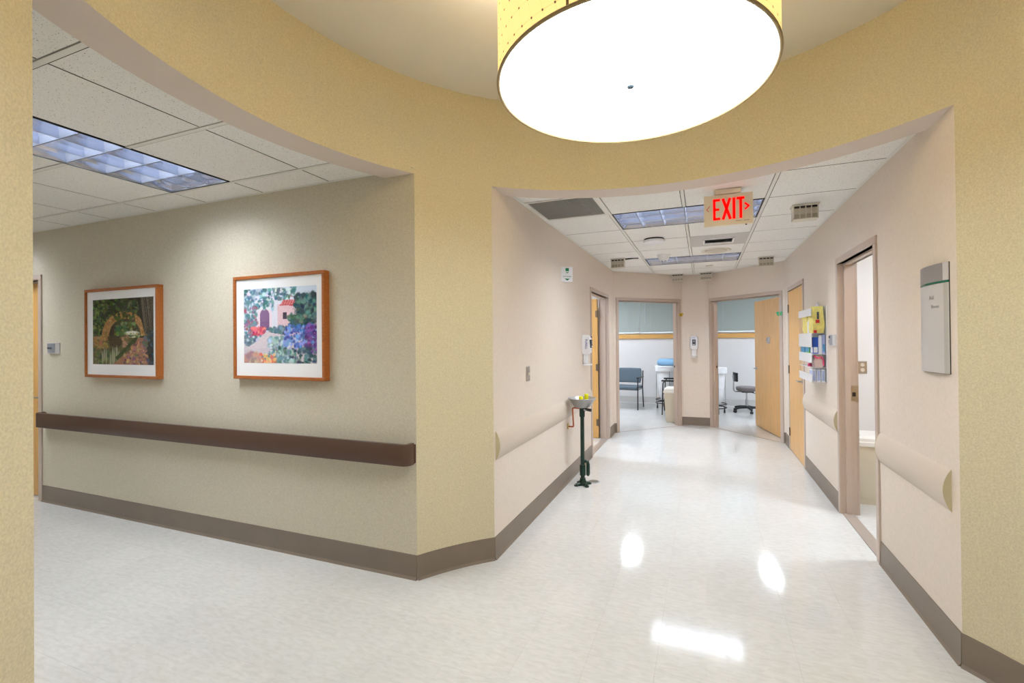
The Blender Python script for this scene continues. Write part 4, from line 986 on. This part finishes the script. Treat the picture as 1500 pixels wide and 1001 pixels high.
# ================================================================ SUPPLY HOLDER
oy0, oy1, oz0, oz1, od = 5.05, 5.66, 1.07, 1.795, .122
so = thing('supply_holder', 'white wall mounted supply holder with open shelves beside the closed door', 'holder', (XR, (oy0+oy1)/2, oz0))
hy = (oy1-oy0)/2; hz = oz1-oz0
MB().box(-.004, 0, -hy, hy, 0, hz).build('back_panel', M_WHITE, so)
lev = [0, .135, .265, .46]
for z in lev: MB().box(-od, -.004, -hy, hy, z, z+.005).build('shelf', M_WHITE, so)
for z0, z1 in ((0, .075), (.185, .275), (.33, .46), (.63, .70)):
    MB().box(-od-.004, -od, -hy, hy, z0, z1).build('front_lip', M_WHITE, so)
for y in (-hy, hy-.004): MB().box(-od, -.004, y, y+.004, 0, hz).build('clear_side', M_CLEAR, so)
MB().add([(-.02, -.1, hz), (-.02, .12, hz), (-.01, .02, hz+.05), (-.016, -.1, hz), (-.016, .12, hz), (-.006, .02, hz+.05)], [(0, 1, 2), (3, 5, 4), (0, 3, 4, 1), (1, 4, 5, 2), (2, 5, 3, 0)]).build('hanging_tab', M_WHITE, so)
def soft(name, c, sz, m, label, cat, seed=0, puff=.02):
    r_ = random.Random(seed); bm = bmesh.new(); bmesh.ops.create_cube(bm, size=1); bmesh.ops.subdivide_edges(bm, edges=bm.edges, cuts=4, use_grid_fill=True)
    for v in bm.verts:
        d = v.co.copy(); l = (1-abs(d.x*2)**4*.25)*(1-abs(d.y*2)**4*.25)
        v.co = Vector((d.x*sz[0]*(1-.18*abs(2*d.z)**3), d.y*sz[1]*(1-.18*abs(2*d.z)**3), d.z*sz[2]))
        v.co += Vector((r_.uniform(-1, 1), r_.uniform(-1, 1), r_.uniform(-1, 1) if d.z > -.45 else 0))*min(sz)*.05
    o = MB().bm(bm).build(name, m, smooth=True, angle=60, loc=(c[0], c[1], c[2]+sz[2]/2)); return tag(o, label, cat) if label else o
def carton(name, c, sz, m, label, cat, band=None, group=None):
    t = thing(name, label, cat, c, group=group); MB().rbox(-sz[0]/2, sz[0]/2, -sz[1]/2, sz[1]/2, 0, sz[2], .002, 1).build('box_body', m, t)
    if band: MB().box(-sz[0]/2+.006, sz[0]/2-.006, -sz[1]/2-.0012, -sz[1]/2, sz[2]*band[1], sz[2]*band[2]).build('box_print', band[0], t)
    if band: MB().box(-sz[0]/2-.0012, -sz[0]/2, -sz[1]/2+.006, sz[1]/2-.006, sz[2]*band[1], sz[2]*band[2]).build('box_print', band[0], t)
    return t
M_GOWN = mat('yellow_gown', (240, 226, 130), .6, var=(25, .12)); M_BOXB = mat('box_blue', (30, 84, 190), .5); M_BOXG = mat('box_green', (120, 204, 60), .5); M_PINK = mat('pink_bag', (232, 70, 120), .45)
M_TEAL = mat('box_teal', (60, 150, 196), .5); M_BOXW = mat('box_white', (238, 240, 246), .5); M_REDL = mat('red_label', (214, 40, 40), .5); M_LILAC = mat('box_lilac', (170, 184, 226), .5)
xs_ = XR-.063; L0, L1, L2, L3 = (oz0+z+.005 for z in lev)
gw = thing('gown_pack', 'folded yellow gown pack on the top shelf of the supply holder', 'gown pack', (xs_, 5.155, L3))
soft('fold', (0, 0, 0), (.096, .17, .255), M_GOWN, None, None, 3).parent = gw
soft('fold', (.0, .0, .0), (.05, .178, .235), M_GOWN, None, None, 5).parent = gw
MB().box(-.012, .004, -.094, -.088, .13, .20).build('black_print', M_INK, gw); MB().box(-.022, .008, -.0945, -.088, .095, .125).build('red_print', M_REDL, gw); MB().box(-.04, -.015, -.095, -.086, .0, .028).build('red_tag', M_REDL, gw)
gw2 = thing('gown_pack', 'second yellow gown pack behind the front lip of the supply holder', 'gown pack', (xs_, 5.42, L3)); soft('fold', (0, 0, 0), (.1, .24, .2), M_GOWN, None, None, 9).parent = gw2
t = thing('pump_bottle', 'small clear white bottle beside the yellow gown pack', 'bottle', (XR-.1, 5.275, L3)); MB().lathe([(.016, 0), (.017, .005), (.017, .11), (.008, .125), (.008, .14)], 16).build('bottle_body', M_WHITE, t, smooth=True); MB().lathe([(.009, .14), (.009, .16)], 12).build('bottle_cap', M_OFFW, t)
carton('glove_box', (XR-.088, 5.12, L2), (.044, .10, .155), M_BOXB, 'blue glove box with white panel on the second shelf of the holder', 'box', (M_BOXW, .06, .4))
carton('glove_box', (XR-.05, 5.12, L2), (.026, .10, .175), M_BOXW, 'plain white box beside the blue glove box', 'box')
carton('mask_box', (XR-.022, 5.12, L2), (.026, .10, .18), M_LILAC, 'narrow lilac box against the wall on the second shelf of the holder', 'box', (M_TEAL, .1, .5))
carton('glove_box', (XR-.066, 5.30, L2), (.1, .18, .11), M_BOXG, 'lime green box behind the front lip of the holder', 'box', (M_TEAL, .12, .72))
carton('glove_box', (XR-.066, 5.52, L2), (.1, .2, .11), M_TEAL, 'teal box at the far end of the second shelf', 'box')
pk = thing('pink_supply_bag', 'pink edged supply bag on the third shelf of the holder', 'bag', (xs_, 5.13, L1)); soft('bag', (0, 0, 0), (.075, .12, .115), mat('bag_film', (226, 206, 200), .3), None, None, 4).parent = pk
MB().tube([(-.042, -.066, .11), (-.01, -.068, .088), (.02, -.067, .10), (.036, -.066, .07), (.038, -.064, .02)], .007, 8).build('pink_edge', M_PINK, pk, smooth=True)
t = thing('lotion_bottle', 'small white bottle with pink base behind the pink edged bag', 'bottle', (XR-.095, 5.28, L1)); MB().lathe([(.02, .03), (.021, .08), (.01, .1), (.01, .112)], 16).build('bottle_body', M_WHITE, t, smooth=True); MB().lathe([(.0205, 0), (.0205, .03)], 16).build('bottle_base', M_PINK, t)
for k in range(3):
    carton('tissue_box', (XR-.104+k*.037, 5.12, L0), (.031, .11, .118), M_BOXW, ['white blue edged carton at the outer edge of the holder bottom shelf', 'white blue edged carton between two others on the holder bottom shelf', 'white blue edged carton against the wall on the holder bottom shelf'][k], 'box', (M_LILAC, .08, .9), 'three white cartons on the bottom shelf')

# ================================================================ EXAM ROOM FURNITURE
def chair():
    t = thing('guest_chair', 'black framed chair with slate blue vinyl seat and back below the window', 'chair', group='slate blue vinyl guest chairs')
    MB().rbox(-.27, .27, -.25, .25, .42, .485, .02, 3).build('seat', M_VINYL, t, smooth=True)
    n = 10; bm = bmesh.new(); vv = []
    for j in range(6):
        z = .53+.32*j/5
        for i in range(n+1):
            x = -.265+.53*i/n; ed = 1-.09*max(0, abs(2*j/5-1)**4); vv.append((x*ed, .22+.07*j/5+.035*(1-(2*i/n-1)**2), z))
    fs = [(j*(n+1)+i, j*(n+1)+i+1, (j+1)*(n+1)+i+1, (j+1)*(n+1)+i) for j in range(5) for i in range(n)]
    o = MB().add(vv, fs).build('backrest', M_VINYL, t, smooth=True); so_ = o.modifiers.new('thick', 'SOLIDIFY'); so_.thickness = .04; bv = o.modifiers.new('round', 'BEVEL'); bv.width = .012; bv.segments = 2
    for s in (-1, 1):
        MB().tube([(s*.29, -.25, 0), (s*.29, -.23, .62), (s*.29, -.2, .66)], .012, 10).build('leg', M_BLACKM, t, smooth=True)
        MB().tube([(s*.29, .27, 0), (s*.29, .2, .45), (s*.29, .26, .8)], .012, 10).build('leg', M_BLACKM, t, smooth=True)
        MB().rbox(s*.29-.025, s*.29+.025, -.26, .24, .655, .685, .01, 2).build('armrest', M_BLACK, t, smooth=True)
        MB().tube([(s*.29, -.24, .42), (s*.29, .21, .42)], .01, 8).build('side_rail', M_BLACKM, t)
    MB().tube([(-.29, .2, .44), (.29, .2, .44)], .01, 8).build('cross_rail', M_BLACKM, t); MB().tube([(-.29, -.22, .42), (.29, -.22, .42)], .01, 8).build('cross_rail', M_BLACKM, t)
    return t
ch = chair(); ch.location = (-1.56, 10.18, 0); ch.rotation_euler = (0, 0, math.radians(-6))
c2 = copy_tree(ch); c2['label'] = 'black framed chair turned sideways between hamper and beige bin'; c2.location = (-.52, 9.74, 0); c2.rotation_euler = (0, 0, math.radians(-90))
def hamper(loc, label, blue):
    t = thing('linen_hamper', label, 'hamper', loc, group='white linen hampers on casters')
    r0 = .215
    MB().tube([(r0*math.cos(2*math.pi*k/32), r0*math.sin(2*math.pi*k/32), .87) for k in range(33)], .009, 8, caps=False).build('top_ring', M_CHROME, t, smooth=True)
    n = 36; prof = [(.06, .22), (.13, .215), (.165, .27), (.185, .5), (.2, .7), (.206, .86), (.226, .895), (.236, .885), (.238, .82), (.232, .80)]; b = MB()
    vs = [((r_*(1+.02*math.sin(5*q+z*9)))*math.cos(q), (r_*(1+.02*math.sin(5*q+z*9)))*math.sin(q), z) for r_, z in prof for q in [2*math.pi*k/n for k in range(n)]]
    b.add(vs, [(i*n+k, i*n+(k+1) % n, (i+1)*n+(k+1) % n, (i+1)*n+k) for i in range(len(prof)-1) for k in range(n)]+[tuple(range(n))[::-1]]).build('bag', M_BAG, t, smooth=True)
    MB().lathe([(.232, .888), (.24, .895), (.236, .915), (.1, .925), (.01, .926)], 36).build('lid', M_WHITE, t, smooth=True)
    for z in (.12, .19): MB().tube([((r0+.01)*math.cos(2*math.pi*k/32), (r0+.01)*math.sin(2*math.pi*k/32), z) for k in range(33)], .011, 8, caps=False).build('base_ring', M_BLACKM, t, smooth=True)
    for q in (20, 110, 200, 290):
        c_, s_ = math.cos(math.radians(q)), math.sin(math.radians(q)); MB().tube([(c_*.222, s_*.222, .1), (c_*.215, s_*.215, .87)], .007, 8).build('upright', M_CHROME, t)
        cs = MB().tube([(c_*.2, s_*.2, .075), (c_*.2, s_*.2, .12)], .012, 8).build('caster', M_BLACK, t); MB().tube([(c_*.2-.014, s_*.2, .036), (c_*.2+.014, s_*.2, .036)], .036, 16).build('wheel', M_BLACK, cs, smooth=True)
    return t
hamper((-.75, 10.40, 0), 'white hamper on casters topped by a blue bag', True)
bb = soft('blue_laundry_bag', (-.72, 10.40, .9275), (.42, .36, .13), M_BLUE, 'folded pale blue bag lying on top of the white hamper', 'bag', 11)
hamper((.19, 10.0, 0), 'white hamper on casters beside the grey stool', False)
def step_bin(loc, rz, label, h=.56, w_=.42, d_=.36):
    t = thing('waste_bin', label, 'waste bin', loc, rz, 'beige tapered waste bins'); b = MB()
    def ring(s, z): return [(-w_/2*s, -d_/2*s, z), (w_/2*s, -d_/2*s, z), (w_/2*s, d_/2*s, z), (-w_/2*s, d_/2*s, z)]
    vs = ring(.86, 0)+ring(.87, .05)+ring(.885, .052)+ring(1, h)
    b.add(vs, [(3, 2, 1, 0)]+[(i*4+k, i*4+(k+1) % 4, (i+1)*4+(k+1) % 4, (i+1)*4+k) for i in range(3) for k in range(4)]+[(12, 13, 14, 15)]).build('bin_body', M_BEIGE, t)
    MB().rbox(-w_/2-.012, w_/2+.012, -d_/2-.012, d_/2+.012, h-.03, h+.012, .008).build('rim', M_BINLID, t)
    vs = ring(1.02, h+.012)+ring(1.0, h+.04)+ring(.8, h+.065)
    MB().add(vs, [(3, 2, 1, 0)]+[(i*4+k, i*4+(k+1) % 4, (i+1)*4+(k+1) % 4, (i+1)*4+k) for i in range(2) for k in range(4)]+[(8, 9, 10, 11)]).build('lid', M_BINLID, t)
    MB().rbox(-.06, .06, -d_/2*.86-.05, -d_/2*.86+.01, .012, .028, .004, 1).build('pedal', M_BLACK, t)
    return t
step_bin((-.44, 8.80, 0), 0, 'beige tapered waste bin just inside the blue chair doorway', .55, .46, .36)
step_bin((1.47, 5.085, 0), 0, 'beige waste bin with white lid behind the utility doorway', .55, .42, .32)
# stool
st = thing('rolling_stool', 'rolling stool with grey seat, black backrest and five star base', 'stool', (.80, 10.3, 0), math.radians(12))
MB().lathe([(.02, .43), (.17, .43), (.19, .445), (.2, .47), (.2, .495), (.185, .515), (.02, .522)], 36).build('seat', M_STOOL, st, smooth=True)
MB().rbox(-.11, .11, -.09, .09, .40, .43, .006, 1).build('seat_plate', M_BLACK, st)
MB().tube([(0, 0, .1), (0, 0, .26)], .026, 16).build('outer_column', M_CHROME, st, smooth=True); MB().tube([(0, 0, .26), (0, 0, .41)], .018, 16).build('gas_column', M_CHROME, st, smooth=True)
MB().tube([(.06, -.08, .41), (.17, -.14, .375)], .006, 8).tube([(.15, -.13, .382), (.185, -.148, .37)], .011, 8).build('height_lever', M_BLACK, st)
for k in range(5):
    q = math.radians(200+72*k); c_, s_ = math.cos(q), math.sin(q)
    leg = MB().tube([(c_*.02, s_*.02, .105), (c_*.15, s_*.15, .1), (c_*.27, s_*.27, .078)], [.03, .024, .018], 8).build('base_arm', M_BLACK, st, smooth=True)
    cs = MB().tube([(c_*.265, s_*.265, .055), (c_*.265, s_*.265, .085)], .01, 8).build('caster', M_BLACK, st)
    for o_ in (-.014, .014): MB().tube([(c_*.265-s_*(o_-.008), s_*.265+c_*(o_-.008), .028), (c_*.265-s_*(o_+.008), s_*.265+c_*(o_+.008), .028)], .028, 14).build('wheel', M_BLACK, cs, smooth=True)
MB().tube([(-.05, 0, .415), (-.2, 0, .412), (-.235, 0, .425), (-.25, 0, .46), (-.245, 0, .6), (-.235, 0, .72)], .012, 10).build('back_post', M_CHROME, st, smooth=True)
bkp = [(-.225+.02*(1-(2*k/8-1)**2)*-1, -.13+.26*k/8) for k in range(9)]
bk = MB().prism([(x, y) for x, y in bkp]+[(x+.035, y*.97) for x, y in bkp[::-1]], .62, .80).build('backrest', M_BLACK, st, smooth=True, angle=30); bv = bk.modifiers.new('round', 'BEVEL'); bv.width = .012; bv.segments = 3
MB().rbox(-.262, -.24, -.03, .03, .68, .75, .004, 1).build('back_bracket', M_GREYV, st)
